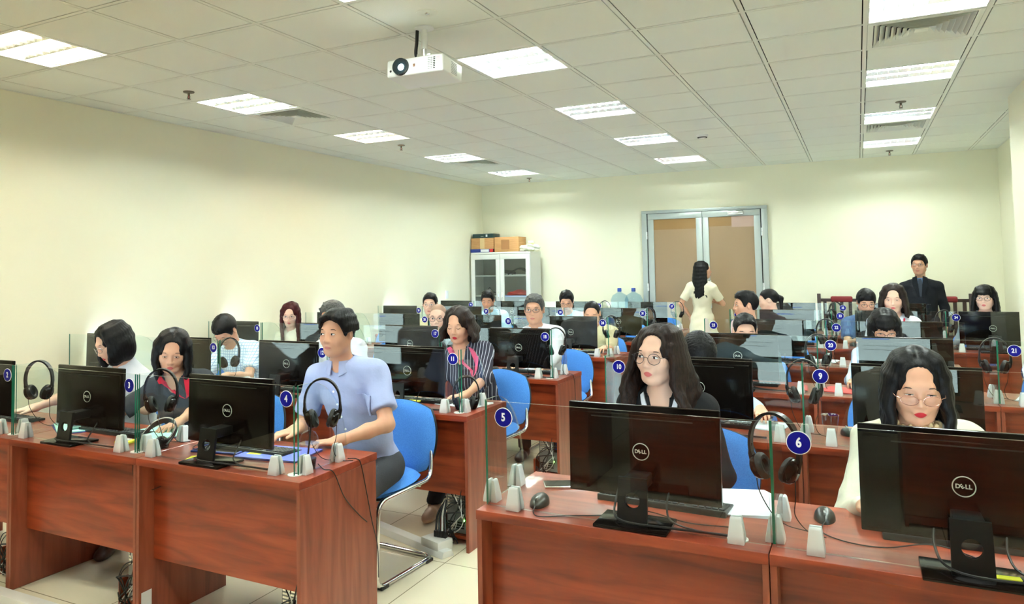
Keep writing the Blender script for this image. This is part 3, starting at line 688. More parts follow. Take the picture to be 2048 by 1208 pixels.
# ------------------------------------------------------------------ keyboards and mice
def make_keyboard():
    r = empty('keyboard')
    MB().prism([(-.065, 0), (.065, 0), (.065, .012), (-.065, .022)], -.22, .22, black_satin, 'x', .003).build('case', r)
    ks = MB()
    for row in range(6):
        y = .045-row*.0185; n = 20
        z = .017+.0077*(.0-y)/.065
        for q in range(n):
            x = -.205+q*.0216
            if row == 0 and q % 5 == 4: continue
            if q in (14,) : continue
            ks.box(x-.0088, x+.0088, y-.0078, y+.0078, z-.004, z+.0045, black_pl, .0015, 1)
    ks.build('keys', r)
    return r
kb0 = make_keyboard()
for i, k in enumerate(ORDER):
    o = kb0 if i == 0 else copy_tree(kb0)
    o.location = (MONX[k]+(.035 if k == (1, 'R1') else .02), FRONT[k[0]]+.335, TOPZ); o.rotation_euler = (0, 0, math.radians(-3 if k == (1, 'R1') else ((NUM[k]*37) % 9-4)))
    tag(o, f'black keyboard behind glass {NUM[k]}, {DESC[k]}', 'keyboard', 'black keyboards')
def make_mouse(cable):
    r = empty('computer_mouse')
    b = bmesh.new(); bmesh.ops.create_uvsphere(b, u_segments=24, v_segments=16, radius=1)
    for v in b.verts:
        x, y, z = v.co; v.co = Vector((x*.032*(1-.10*max(0, -y)), y*.060, max(0, (abs(z)**.7)*(1 if z > 0 else -1)*.034-.001)*(1+.18*y)))
    MB().bm(b, black_satin, True).build('shell', r)
    MB().box(-.004, .004, -.040, -.018, .015, .033, pc_grey, .002).box(-.0006, .0006, -.056, -.012, .006, .0305, dark_m).build('scroll_wheel', r)
    MB().tube(spline(cable), .0018, cable_m, 6).build('cable', r)
    return r
cab5 = [(0, -.058, .010), (.01, -.11, .004), (.04, -.135, .003), (.12, -.10, .003), (.24, -.055, .004), (.36, -.02, .02), (.5, -.05, .006), (.63, -.05, .006)]
cab6 = [(0, -.058, .010), (-.01, -.10, .004), (.0, -.16, .003), (.07, -.21, .003), (.16, -.21, .003), (.28, -.19, .02), (.4, -.26, .01)]
ms = {(1, 'R1'): (-1.105, -3.03, 6, cab5), (1, 'R2'): (-.215, -2.79, 3, cab6)}
m0 = None
for k in ORDER:
    if k in ms: x, y, a, cb = ms[k]; o = make_mouse(cb)
    else:
        if m0 is None: o = m0 = make_mouse([(0, .058, .010), (-.01, .09, .004), (-.05, .10, .003), (-.10, .05, .003), (-.14, -.06, .003), (-.12, -.16, .003)])
        else: o = copy_tree(m0)
        x, y, a = MONX[k]-.28, FRONT[k[0]]+.34, (NUM[k]*53) % 30-15+180
        if k[1] == 'L4' : x = MONX[k]+.30
    o.location = (x, y, TOPZ); o.rotation_euler = (0, 0, math.radians(a))
    tag(o, f'black computer mouse behind glass {NUM[k]}, {DESC[k]}', 'mouse', 'black computer mice')

# ------------------------------------------------------------------ computer towers under the desks
def make_tower():
    r = empty('computer_tower')
    MB().box(-.085, .085, .0, .36, 0, .36, black_pl, .004).build('case', r)
    b = MB().box(-.080, .080, -.003, .0, .005, .355, pc_grey)
    for z in (.03, .045, .06, .16, .175, .19, .205, .22): b.box(-.075, .03, -.0045, -.003, z, z+.008, alum if z > .1 else dark_m)
    b.box(.035, .075, -.005, -.003, .15, .25, black_pl).lathe([(0, 0), (.035, 0), (.035, .002), (0, .002)], dark_m, 20, T=Tm((-.02, -.005, .31), rx=PI/2))
    for z in (.17, .19, .21): b.box(.045, .062, -.0065, -.005, z, z+.01, folder_db)
    b.build('back_plate', r)
    MB().box(.03, .038, -.007, -.003, .075, .083, led_g).build('status_light', r)
    c = MB()
    rc_ = random.Random(5)
    for q in range(8):
        u = lambda a, b: rc_.uniform(a, b)
        c.tube(spline([(u(-.04, .06), -.004, u(.12, .33)), (u(-.06, .05), u(-.05, -.03), u(.1, .3)), (u(-.08, .06), u(-.07, -.03), u(.05, .2)), (u(-.09, .05), u(-.07, -.03), u(0, .14)), (u(-.09, .03), u(-.07, -.03), u(-.04, .1)), (u(-.08, .02), -.04, u(-.045, -.03))]), u(.0025, .004), cable_m if q % 4 else white_cable, 6)
    c.build('cable', r)
    return r
tw0 = make_tower(); first = True
for k in ORDER:
    if k[1] == 'L4': continue
    o = tw0 if first else copy_tree(tw0); first = False
    o.location = (COLX[k[1]][1]-.128, FRONT[k[0]]+.135, .049)
    tag(o, f'black computer tower under desk {NUM[k]}, {DESC[k]}', 'computer tower', 'computer towers under the desks')

# ------------------------------------------------------------------ chairs
def make_chair():
    r = empty('chair')
    pad = MB()
    b = bmesh.new(); bmesh.ops.create_grid(b, x_segments=14, y_segments=14, size=1)
    top = [(v.co.x, v.co.y) for v in b.verts]; b.free()
    def cushion(mb, wx, wy, th, m, T, curve=0.0, roundness=.35):
        n = 14; vs = []; fs = []
        for side in (1, -1):
            for i in range(n+1):
                for j in range(n+1):
                    u, v = 2*i/n-1, 2*j/n-1
                    # square -> rounded square
                    k = roundness; uu = u*math.sqrt(1-k*v*v*.5); vv = v*math.sqrt(1-k*u*u*.5)
                    e = (1-abs(u)**5)*(1-abs(v)**5)
                    z = side*th*.5*max(e, 0)**.5
                    vs.append((uu*wx, vv*wy, z+curve*u*u))
        N = (n+1)**2
        for s in (0, 1):
            for i in range(n):
                for j in range(n):
                    a = s*N+i*(n+1)+j; q = [a, a+n+1, a+n+2, a+1]; fs.append(q if s == 0 else q[::-1])
        mb.add(vs, fs, m, True, T)
    cushion(pad, .228, .220, .080, blue_fab, Tm((0, 0, .450), rx=math.radians(3)), 0, .7)
    pad.build('seat', r)
    sh = MB(); cushion(sh, .218, .210, .04, black_pl, Tm((0, 0, .418), rx=math.radians(3)), 0, .7); sh.build('seat_shell', r)
    bk = MB(); cushion(bk, .225, .205, .045, blue_fab, Tm((0, .235, .635), rx=math.radians(90-9)), -.03, .75); bk.build('backrest', r)
    bs = MB(); cushion(bs, .227, .207, .020, black_pl, Tm((0, .252, .632), rx=math.radians(90-9)), -.03, .75); bs.build('back_shell', r)
    P = [(-.19, .262, .62), (-.21, .245, .52), (-.222, .215, .435), (-.222, -.245, .425), (-.222, -.265, .013), (-.222, .23, .013), (.222, .23, .013), (.222, -.265, .013), (.222, -.245, .425), (.222, .215, .435), (.21, .245, .52), (.19, .262, .62)]
    MB().tube(fillet(P, .07, 6), .0125, chrome, 10).tube([(-.22, -.15, .415), (.22, -.15, .415)], .009, chrome, 8).tube([(-.22, .12, .42), (.22, .12, .42)], .009, chrome, 8).build('frame', r)
    for x in (-.222, .222):
        for y in (-.21, .18): MB().box(x-.016, x+.016, y-.03, y+.03, 0, .017, black_pl, .004).build('foot', r)
    return r
ch0 = make_chair(); CHX = {}
for k in ORDER:
    CHX[k] = MONX[k]
CHX.update({(1, 'L1'): -2.435, (1, 'L2'): -3.455, (1, 'L3'): -4.34, (2, 'L1'): -2.44, (1, 'R1'): -.745, (1, 'R2'): .12, (2, 'R2'): .06, (3, 'L1'): -2.42, (2, 'R1'): -1.06, (2, 'L2'): -3.58, (2, 'L3'): -4.62})
CHAIRS = {}
for i, k in enumerate(ORDER):
    o = ch0 if i == 0 else copy_tree(ch0); CHAIRS[k] = o
    o.location = (CHX[k], FRONT[k[0]]+1.0+(.06 if k == (1, 'L1') else 0), 0); o.rotation_euler = (0, 0, math.radians((NUM[k]*29) % 11-5 if k != (1, 'L1') else -4))
    tag(o, f'blue cantilever chair behind glass {NUM[k]}, ' + DESC[k].replace('in front of', 'seating'), 'chair', 'blue cantilever chairs')

# ------------------------------------------------------------------ headsets
def make_headset(mic=False, lying=False):
    r = empty('headset'); n = 24
    arch = []
    for q in range(n+1):
        a = PI*q/n; arch.append((-.075*math.cos(a), 0, -.105+.105*math.sin(a)**.9))
    arch = [(-.066, 0, -.145), (-.073, 0, -.125)]+arch+[(.073, 0, -.125), (.066, 0, -.145)]
    hb = MB(); vs = []; fs = []; m = len(arch)
    for i, p in enumerate(arch):
        a = Vector(arch[max(i-1, 0)]); b = Vector(arch[min(i+1, m-1)]); t = (b-a).normalized(); nrm = Vector((t.z, 0, -t.x))
        wdt = .014 if 6 < i < m-7 else .011
        for (du, dv) in ((-.004, -wdt), (.004, -wdt), (.004, wdt), (-.004, wdt)): vs.append(tuple(Vector(p)+nrm*du+Vector((0, dv, 0))))
    for i in range(m-1):
        for q in range(4): fs.append([i*4+q, i*4+(q+1) % 4, (i+1)*4+(q+1) % 4, (i+1)*4+q])
    fs += [[0, 1, 2, 3], [m*4-1, m*4-2, m*4-3, m*4-4]]
    hb.add(vs, fs, black_satin); hb.build('headband', r)
    for s in (-1, 1):
        T = Tm((s*.046, 0, -.168), ry=s*math.radians(20)) @ Matrix.Scale(1.14, 4) @ Matrix.Rotation(s*PI/2, 4, 'Y')
        cp = MB().lathe([(0, .020), (.022, .019), (.031, .013), (.034, .004), (.034, -.004), (.0, -.004)], black_gl, 28, T=T)
        cp.tube([(s*.074, 0, -.10), (s*.078, 0, -.135), (s*.070, 0, -.170)], .0055, black_satin, 8)
        c = cp.build('ear_cup', r)
        MB().lathe([(.014, -.006), (.018, -.016), (.027, -.019), (.034, -.014), (.036, -.006), (.034, -.003)], cushion_m, 28, T=T).build('cushion', c)
    MB().tube(spline([(-.06, 0, -.195), (-.055, .01, -.25), (-.03, .04, -.32), (.0, .07, -.355), (.06, .08, -.362)]), .0016, cable_m, 6).tube(spline([(.06, 0, -.195), (.055, .01, -.25), (.04, .04, -.31), (.06, .08, -.362), (.12, .06, -.362)]), .0016, cable_m, 6).build('cable', r)
    if mic: MB().tube(spline([(.068, -.01, -.17), (.06, -.05, -.155), (.03, -.08, -.11), (.01, -.085, -.075)]), .0022, cable_m, 6).tube([(.012, -.085, -.08), (.004, -.085, -.06)], .006, black_pl, 8).build('microphone', r)
    return r
hs0 = make_headset()
HS = [((1, 'L3'), .20, 25), ((1, 'L2'), .20, 35), ((1, 'L1'), .235, 30), ((1, 'R2'), .17, -18), ((2, 'L3'), .16, 70), ((2, 'R2'), .17, 0), ((3, 'L1'), .17, 15), ((3, 'L2'), .17, 62), ((3, 'R2'), .16, 10),
      ((3, 'R3'), .18, -5), ((4, 'L1'), .18, 20), ((4, 'L3'), .2, 45), ((4, 'R2'), .17, -10), ((5, 'L1'), .17, 50), ((5, 'R2'), .18, 60), ((5, 'R3'), .18, 0), ((6, 'L1'), .17, 10), ((6, 'R2'), .18, 30), ((5, 'L3'), .18, 30), ((6, 'L2'), .18, 20)]
for i, (k, dy, a) in enumerate(HS):
    o = hs0 if i == 0 else copy_tree(hs0)
    o.location = (gl_x(k[1]), FRONT[k[0]]+dy, GZ1+.006); o.rotation_euler = (0, 0, math.radians(a))
    tag(o, f'black headset hung by glass {NUM[k]}, {DESC[k]}', 'headset', 'black headsets hung on the glass')
o = make_headset(True); o.location = (-3.13, FRONT[1]+.30, TOPZ+.105); o.rotation_euler = (math.radians(-58), 0, math.radians(20))
tag(o, 'black headset lying on the desk right of the monitor behind glass 3', 'headset')
o = make_headset(); o.location = (gl_x('L1')-.02, FRONT[2]+.175, TOPZ+.196); o.rotation_euler = (math.radians(12), 0, math.radians(35))
tag(o, 'black headset standing upright on the desk behind glass 11', 'headset')

# ------------------------------------------------------------------ things on the desks
def thing(mb, name, label, cat, loc=None, rz=0.0, group=None):
    o = mb.build(name, loc=loc, rot=(0, 0, math.radians(rz))); return tag(o, label, cat, group)
Z = TOPZ
fo = empty('folder', (-2.44, -2.86, Z)); fo.rotation_euler = (0, 0, math.radians(8)); tag(fo, 'open blue folder under the hand of the man in the pale blue shirt', 'folder')
MB().box(-.16, .16, -.115, .115, 0, .003, folder_db).box(-.155, .155, -.112, .112, .003, .006, paper).build('back_cover', fo)
MB().box(-.16, .16, -.115, .115, .006, .0085, folder_b).box(-.13, -.06, -.06, -.02, .0086, .0088, yellow_n).build('front_cover', fo)
cup = empty('iced_coffee_cup', (-2.15, -3.0, Z)); tag(cup, 'clear plastic cup of iced coffee with a domed lid and black straw', 'cup')
MB().lathe([(.026, .002), (.028, .0), (.040, .105), (.042, .107), (.040, .109)], cup_glass, 28).build('body', cup)
MB().lathe([(0, .003), (.025, .003), (.0305, .045), (0, .045)], coffee, 24).build('coffee', cup)
MB().lathe([(.043, .105), (.044, .112), (.039, .116), (.037, .135), (.026, .152), (.010, .159)], cup_glass, 28).build('lid', cup)
MB().tube([(-.012, .0, .01), (.004, 0, .13), (.014, 0, .205), (.012, 0, .225)], .0038, black_pl, 8).build('straw', cup)
tb = empty('tablet', (-2.74, -2.90, Z)); tb.rotation_euler = (0, 0, math.radians(10)); tag(tb, 'dark blue tablet lying flat beneath the monitor behind glass 4', 'tablet')
MB().box(-.125, .125, -.075, .075, 0, .009, folder_db, .003).build('case', tb); MB().box(-.115, .115, -.066, .066, .009, .0095, black_gl).build('screen', tb)
ph = empty('phone', (-1.10, -2.79, Z)); ph.rotation_euler = (0, 0, math.radians(-62)); tag(ph, 'silver edged mobile phone lying on the desk behind glass 5', 'phone')
MB().box(-.038, .038, -.079, .079, 0, .011, alum, .004, 3).build('case', ph); MB().box(-.035, .035, -.076, .076, .011, .0118, black_gl).build('screen', ph)
pst = MB()
for q in range(7): pst.box(-.105, .105, -.148, .148, q*.0011, q*.0011+.0009, paper, T=Tm((0, 0, 0), rz=math.radians(q*1.3-4)))
thing(pst, 'paper_stack', 'stack of white paper sheets right of the monitor behind glass 5', 'paper', (-.475, -2.735, Z), 14)
thing(MB().box(-.11, .11, -.155, .155, 0, .004, folder_db).box(-.105, .105, -.15, .15, .004, .010, paper_green, T=Tm((0, 0, 0), rz=.03)), 'document_folder', 'pale green papers on a dark blue folder before the woman in charcoal', 'folder', (-3.30, -2.76, Z), 70)
thing(MB().box(-.12, .12, -.16, .16, 0, .004, folder_db).box(-.115, .115, -.155, .155, .004, .009, paper_green, T=Tm((0, 0, 0), rz=-.04)), 'document_folder', 'pale green papers on a dark blue folder left of the monitor behind glass 3', 'folder', (-3.86, -2.84, Z), 62)
thing(MB().box(-.09, .09, -.13, .13, 0, .006, mat('teal_book_cover', srgb(70, 112, 104), .5), .001), 'notebook', 'teal notebook lying on the green papers left of the monitor behind glass 3', 'notebook', (-3.86, -2.79, Z+.0095), 58)
thing(MB().box(-.04, .04, -.03, .03, 0, .012, yellow_n, .002).box(-.032, .02, -.018, .022, .012, .016, paper), 'sticky_note', 'yellow sticky notes at the monitor foot behind glass 3', 'note', (-3.30, -2.99, Z), 12)
thing(MB().box(-.038, .038, -.038, .038, 0, .003, yellow_n).box(-.034, .034, -.034, .036, .003, .0045, yellow_n, T=Tm((0, 0, 0), rz=.15)), 'sticky_note', 'yellow sticky note beside the monitor foot behind glass 4', 'note', (-2.73, -3.07, Z), 20)
thing(MB().box(-.038, .038, -.012, .012, 0, .004, yellow_n), 'sticky_note', 'small yellow note on the desk near the monitor foot behind glass 6', 'note', (.21, -3.135, Z+.012), 6)
thing(MB().box(-.04, .04, -.03, .03, 0, .004, yellow_n), 'sticky_note', 'yellow note on the desk behind glass 11', 'note', (-2.55, -1.50, Z+.012), 10)
pc = empty('plastic_cup', (-.235, -1.50, Z)); tag(pc, 'empty clear plastic cup on the desk behind glass 9', 'cup')
MB().lathe([(0, .003), (.026, .003), (.026, .0), (.0385, .098), (.041, .099), (.0385, .102)], cup_glass, 24).build('body', pc)
thing(MB().box(-.11, .11, -.15, .15, 0, .004, paper).box(-.112, .112, -.15, .155, .004, .009, red_fold).box(-.112, .112, -.15, -.11, .0091, .0094, paper), 'document_folder', 'red folder on white paper on the desk behind glass 20', 'folder', (-.17, -.10, Z), 72)
for n_, (x, y, a, l) in enumerate(((-.58, -1.36, 74, 'white paper sheets in front of the woman bent over behind glass 10'), (-2.25, -1.42, 80, 'white paper sheets by the headset behind glass 11'), (-2.40, .06, 70, 'white paper sheets under the hands of the man behind glass 18'),
                                   (-4.30, -1.42, 60, 'white paper sheets beside the man in the checked shirt'), (-2.42, 1.47, 75, 'white paper sheets in front of the balding man behind glass 24'), (.86, -.05, 70, 'white paper sheets before the striped navy sleeve'), (-.42, 1.5, 80, 'white paper sheets on the desk of the man in pink'), (-3.4, -1.38, 84, 'pale green paper sheets on the desk behind glass 12'))):
    q = MB()
    for z in range(4): q.box(-.105, .105, -.148, .148, z*.0011, z*.0011+.0009, paper_green if n_ == 7 else paper, T=Tm((0, 0, 0), rz=z*.03))
    thing(q, 'paper_stack', l, 'paper', (x, y, Z), a)
for n_, (x, y, a, l) in enumerate(((-2.35, 4.25, 10, 'green and white packet on the desk behind glass 37'), )):
    thing(MB().box(-.09, .09, -.05, .05, 0, .03, mat('green_packet', srgb(120, 200, 120), .5), .006).box(-.05, .05, -.03, .03, .03, .034, paper), 'packet', l, 'packet', (x, y, Z), a)
# cover sheet with a sloped label on the panel near the floor, power duct and socket box on the floor
thing(MB().box(-.028, .028, -.0015, 0, -.055, .055, paper).box(.0, .022, -.002, -.0015, -.05, -.035, pc_grey), 'asset_label', 'white printed label stuck low on the panel between desks 3 and 4', 'label', (-2.9695, FRONT[1]+.045, .10), 92)
du = empty('floor_duct', (0, 0, 0)); tag(du, 'white cable duct with a socket box on the floor beside the second left row', 'cable duct')
MB().prism([(-.045, 0), (.045, 0), (.032, .035), (-.032, .035)], 0, .92, duct_w, 'y', .003, T=Tm((-2.13, -1.86, 0), rz=math.radians(70))).build('cover', du)
MB().box(-.075, .075, -.055, .055, 0, .075, duct_w, .006, T=Tm((-2.235, -1.80, 0), rz=math.radians(-20))).build('socket_box', du)
c = MB()
for q in range(4): c.tube(spline([(-2.245+.02*q, -1.79, .075), (-2.25+.02*q, -1.78, .12), (-2.27+.015*q, -1.72, .18), (-2.25, -1.66, .24)]), .006, white_cable if q == 2 else cable_m, 6).box(-2.255+.02*q, -2.237+.02*q, -1.80, -1.775, .075, .11, black_pl, .003)
c.build('plug', du)
dd = empty('floor_duct'); tag(dd, 'white cable duct running along the floor at the lower left corner', 'cable duct')
MB().prism([(-.045, 0), (.045, 0), (.032, .035), (-.032, .035)], -5.3, -3.1, duct_w, 'x', .003, T=Tm((0, -3.245, 0))).build('cover', dd)
# headset leads that run down the end of the near left desk
hl = MB(); ex = COLX['L1'][1]
hl.tube(spline([(ex-.07, -2.98, .77), (ex-.03, -2.99, Z+.004), (ex+.004, -2.97, Z-.01), (ex+.006, -2.90, .62), (ex+.006, -2.80, .52), (ex+.007, -2.74, .47)]), .0022, cable_m, 6)
hl.tube(spline([(ex-.05, -2.80, Z+.003), (ex-.01, -2.79, Z+.003), (ex+.006, -2.78, Z-.02), (ex+.006, -2.74, .6), (ex+.006, -2.70, .46), (ex+.006, -2.66, .34), (ex+.006, -2.655, .2)]), .0022, cable_m, 6)
thing(hl, 'headset_lead', 'thin black headset leads hanging down the end panel of the desk with glass 4', 'cable')
hl = MB(); yy = FRONT[3]
hl.tube(spline([(ex-.05, yy+.33, Z+.003), (ex-.01, yy+.33, Z+.003), (ex+.006, yy+.33, Z-.02), (ex+.006, yy+.35, .6), (ex+.006, yy+.35, .4)]), .0022, cable_m, 6)
thing(hl, 'headset_lead', 'thin black headset lead hanging down the end panel of the desk with glass 18', 'cable')
c = MB()
for q in range(4): c.tube(spline([(-3.07+.012*q, -2.99, .30), (-3.08+.015*q, -2.97, .22), (-3.05-.02*q, -2.98, .14), (-3.02, -2.97, .20), (-3.04+.01*q, -2.98, .28)]), .004, cable_m if q else white_cable, 6)
thing(c, 'cable_bundle', 'looped bundle of black cables under the desk with glass 3', 'cable')

# ------------------------------------------------------------------ people: smooth distance fields turned into one continuous surface
class Field:
    def __init__(s, xs, ys, zs):
        s.ax = (np.asarray(xs, np.float32), np.asarray(ys, np.float32), np.asarray(zs, np.float32))
        s.d = np.full([len(a) for a in s.ax], 0.5, np.float32)
    def put(s, fn, lo, hi, k=0.0, op='u'):
        sl = []; c = []
        for a, l, h in zip(s.ax, lo, hi):
            i = max(int(np.searchsorted(a, l-k-.02))-1, 0); j = min(int(np.searchsorted(a, h+k+.02))+1, len(a))
            if j-i < 1: return
            sl.append(slice(i, j)); c.append(a[i:j])
        sl = tuple(sl); v = fn(c[0][:, None, None], c[1][None, :, None], c[2][None, None, :]); a = s.d[sl]
        if op == 's': v = -v
        if k > 0:
            h = np.maximum(k-np.abs(a-v), 0)/k
            r = (np.minimum(a, v)-h*h*k*.25) if op == 'u' else (np.maximum(a, v)+h*h*k*.25)
        else: r = np.minimum(a, v) if op == 'u' else np.maximum(a, v)
        s.d[sl] = r
    def rc(s, a, b, r1, r2=None, k=0.0, op='u', inf=0.0):
        r2 = r1 if r2 is None else r2; r1 += inf; r2 += inf
        a = np.asarray(a, float); b = np.asarray(b, float); ba = b-a; L = max(float(ba@ba), 1e-9); R = max(r1, r2)
        def fn(X, Y, Z_):
            px, py, pz = X-a[0], Y-a[1], Z_-a[2]
            t = np.clip((px*ba[0]+py*ba[1]+pz*ba[2])/L, 0, 1)
            return np.sqrt((px-t*ba[0])**2+(py-t*ba[1])**2+(pz-t*ba[2])**2)-(r1+t*(r2-r1))
        s.put(fn, np.minimum(a, b)-R, np.maximum(a, b)+R, k, op)
    def ell(s, c, r, R=None, k=0.0, op='u', inf=0.0):
        c = np.asarray(c, float); r = np.asarray(r, float)+inf
        Rm = np.eye(3) if R is None else np.asarray(R)
        ext = np.abs(Rm) @ r
        def fn(X, Y, Z_):
            px, py, pz = X-c[0], Y-c[1], Z_-c[2]
            q = [(px*Rm[0, i]+py*Rm[1, i]+pz*Rm[2, i]) for i in range(3)]
            k0 = np.sqrt(sum((q[i]/r[i])**2 for i in range(3)))+1e-6; k1 = np.sqrt(sum((q[i]/r[i]**2)**2 for i in range(3)))+1e-6
            return k0*(k0-1)/k1
        s.put(fn, c-ext, c+ext, k, op)
    def surface(s):
        d = s.d; xs, ys, zs = s.ax
        d[0], d[-1], d[:, 0], d[:, -1], d[:, :, 0], d[:, :, -1] = .5, .5, .5, .5, .5, .5
        n = d < 0
        cnt = sum(n[i:n.shape[0]-1+i, j:n.shape[1]-1+j, k:n.shape[2]-1+k].astype(np.int8) for i in (0, 1) for j in (0, 1) for k in (0, 1))
        act = (cnt > 0) & (cnt < 8); I, J, K = np.nonzero(act)
        idx = np.full(act.shape, -1, np.int32); idx[I, J, K] = np.arange(len(I))
        cor = [(i, j, k) for i in (0, 1) for j in (0, 1) for k in (0, 1)]
        val = {c: d[I+c[0], J+c[1], K+c[2]] for c in cor}
        acc = np.zeros((len(I), 3)); m = np.zeros(len(I))
        for a in cor:
            for x in range(3):
                if a[x] == 0:
                    b = list(a); b[x] = 1; b = tuple(b); va, vb = val[a], val[b]
                    cr = (va < 0) != (vb < 0); t = np.where(cr, va/np.where(cr, va-vb, 1), 0)
                    p = np.array(a, float)[None, :].repeat(len(I), 0); p[:, x] = t
                    acc += p*cr[:, None]; m += cr
        acc /= m[:, None]
        V = np.stack([xs[I]+acc[:, 0]*(xs[I+1]-xs[I]), ys[J]+acc[:, 1]*(ys[J+1]-ys[J]), zs[K]+acc[:, 2]*(zs[K+1]-zs[K])], 1)
        Fs = []
        for ax in range(3):
            a = np.take(n, range(n.shape[ax]-1), ax); b = np.take(n, range(1, n.shape[ax]), ax)
            e = a != b; P, Q, R_ = np.nonzero(e); P_ = [P, Q, R_]; o1, o2 = [q for q in range(3) if q != ax]
            ok = (P_[o1] > 0) & (P_[o2] > 0) & (P_[o1] < n.shape[o1]-1) & (P_[o2] < n.shape[o2]-1); P_ = [q[ok] for q in P_]
            def at(d1, d2):
                q = [x.copy() for x in P_]; q[o1] += d1; q[o2] += d2; return idx[q[0], q[1], q[2]]
            f = np.stack([at(-1, -1), at(0, -1), at(0, 0), at(-1, 0)], 1)
            ins = a[P_[0], P_[1], P_[2]]
            fl = ins if ax != 1 else ~ins
            f[~fl] = f[~fl][:, ::-1]; Fs.append(f)
        return V, np.concatenate(Fs)
def axis(lo, hi, coarse, fine=(), step=.005):
    pts = []; x = lo; fine = sorted(fine)
    while x < hi:
        pts.append(x); st = coarse
        for a, b in fine:
            if a-1e-6 <= x < b: st = step
            elif x < a < x+st: st = max(a-x, step*.6)
        x += st
    pts.append(hi+coarse); return pts
def np_mesh(name, V, Fq, mats, mi=None, smooth=True, relax=0):
    if relax:
        nb = np.zeros_like(V); ct = np.zeros(len(V))
        for _ in range(relax):
            nb[:] = 0; ct[:] = 0
            for q in range(4):
                a, b = Fq[:, q], Fq[:, (q+1) % 4]
                for i in range(3): nb[:, i] += np.bincount(a, V[b, i], len(V))+np.bincount(b, V[a, i], len(V))
                ct += np.bincount(a, minlength=len(V))+np.bincount(b, minlength=len(V))
            V = V*.5+nb/np.maximum(ct, 1)[:, None]*.5
    me = bpy.data.meshes.new(name); n = len(Fq)
    me.vertices.add(len(V)); me.vertices.foreach_set('co', V.astype(np.float32).ravel())
    me.loops.add(n*4); me.loops.foreach_set('vertex_index', Fq.astype(np.int32).ravel())
    me.polygons.add(n); me.polygons.foreach_set('loop_start', np.arange(0, n*4, 4, dtype=np.int32))
    for m in mats: me.materials.append(m)
    if mi is not None: me.polygons.foreach_set('material_index', mi.astype(np.int32))
    me.polygons.foreach_set('use_smooth', np.ones(n, bool)); me.update(calc_edges=True); me.validate()
    return me
def rotm(ax, a):
    c, s_ = math.cos(a), math.sin(a)
    return np.array({'x': [[1, 0, 0], [0, c, -s_], [0, s_, c]], 'y': [[c, 0, s_], [0, 1, 0], [-s_, 0, c]], 'z': [[c, -s_, 0], [s_, c, 0], [0, 0, 1]]}[ax])

SKINS = ((206, 162, 138), (200, 150, 122), (212, 172, 150), (186, 134, 104)); LIPC = ((176, 104, 92), (176, 34, 44), (188, 92, 90)); SK = {}
def skin_mat(i, l):
    if (i, l) in SK: return SK[(i, l)]
    m = mat('skin_%d_%d' % (i, l), srgb(*SKINS[i]), .5, spec=.35, sss=.12); nt = m.node_tree; b = nt.nodes['Principled BSDF']; last = None
    rg = nt.nodes.new('ShaderNodeRGB'); rg.outputs[0].default_value = srgb(*SKINS[i]); last = rg.outputs[0]
    for nm, c, lo, hi in (('lip', LIPC[l], .0, .25), ('scalp', (150, 116, 96), .0, .3)):
        a = nt.nodes.new('ShaderNodeAttribute'); a.attribute_name = nm
        mr = nt.nodes.new('ShaderNodeMapRange'); mr.interpolation_type = 'SMOOTHSTEP'; mr.inputs['From Min'].default_value = lo; mr.inputs['From Max'].default_value = hi
        nt.links.new(a.outputs['Fac'], mr.inputs['Value'])
        mx = nt.nodes.new('ShaderNodeMix'); mx.data_type = 'RGBA'; nt.links.new(mr.outputs['Result'], mx.inputs['Factor']); nt.links.new(last, mx.inputs['A']); mx.inputs['B'].default_value = srgb(*c); last = mx.outputs['Result']
    nt.links.new(last, b.inputs['Base Color']); SK[(i, l)] = m
    return m
def hair_mat(n, c1, c2):
    return ramp_mat(n, 'noise', (90, 90, 9), [(.35, c1), (.7, c2)], .48, .16, 3.0, bump=.3)
HAIR = {'black': hair_mat('black_hair', srgb(6, 5, 5), srgb(20, 16, 15)), 'brown': hair_mat('dark_brown_hair', srgb(17, 11, 9), srgb(46, 30, 23)),
        'red': hair_mat('reddish_hair', srgb(34, 7, 9), srgb(76, 20, 20)), 'grey': hair_mat('greying_hair', srgb(34, 34, 34), srgb(104, 102, 98))}
eye_w = mat('eye_white', srgb(232, 228, 222), .25); eye_d = mat('eye_iris', srgb(26, 16, 12), .15)
rim_d = mat('dark_spectacle_frame', srgb(36, 32, 34), .3); rim_s = mat('silver_spectacle_frame', srgb(170, 165, 160), .25, .8); rim_p = mat('rose_gold_spectacle_frame', srgb(200, 150, 135), .25, .8)
shoe_m = mat('dark_brown_shoe', srgb(62, 30, 20), .3); shoe_b = mat('black_shoe', srgb(22, 20, 20), .35); shoe_t = mat('tan_shoe', srgb(150, 112, 84), .4)
trouser_d = mat('dark_trousers', srgb(32, 32, 38), .8, bump=(200, .2)); trouser_n = mat('navy_trousers', srgb(28, 34, 58), .8)
def cloth(n, c, r=.85): return mat(n, srgb(*c), r, spec=.2, bump=(26, .35))
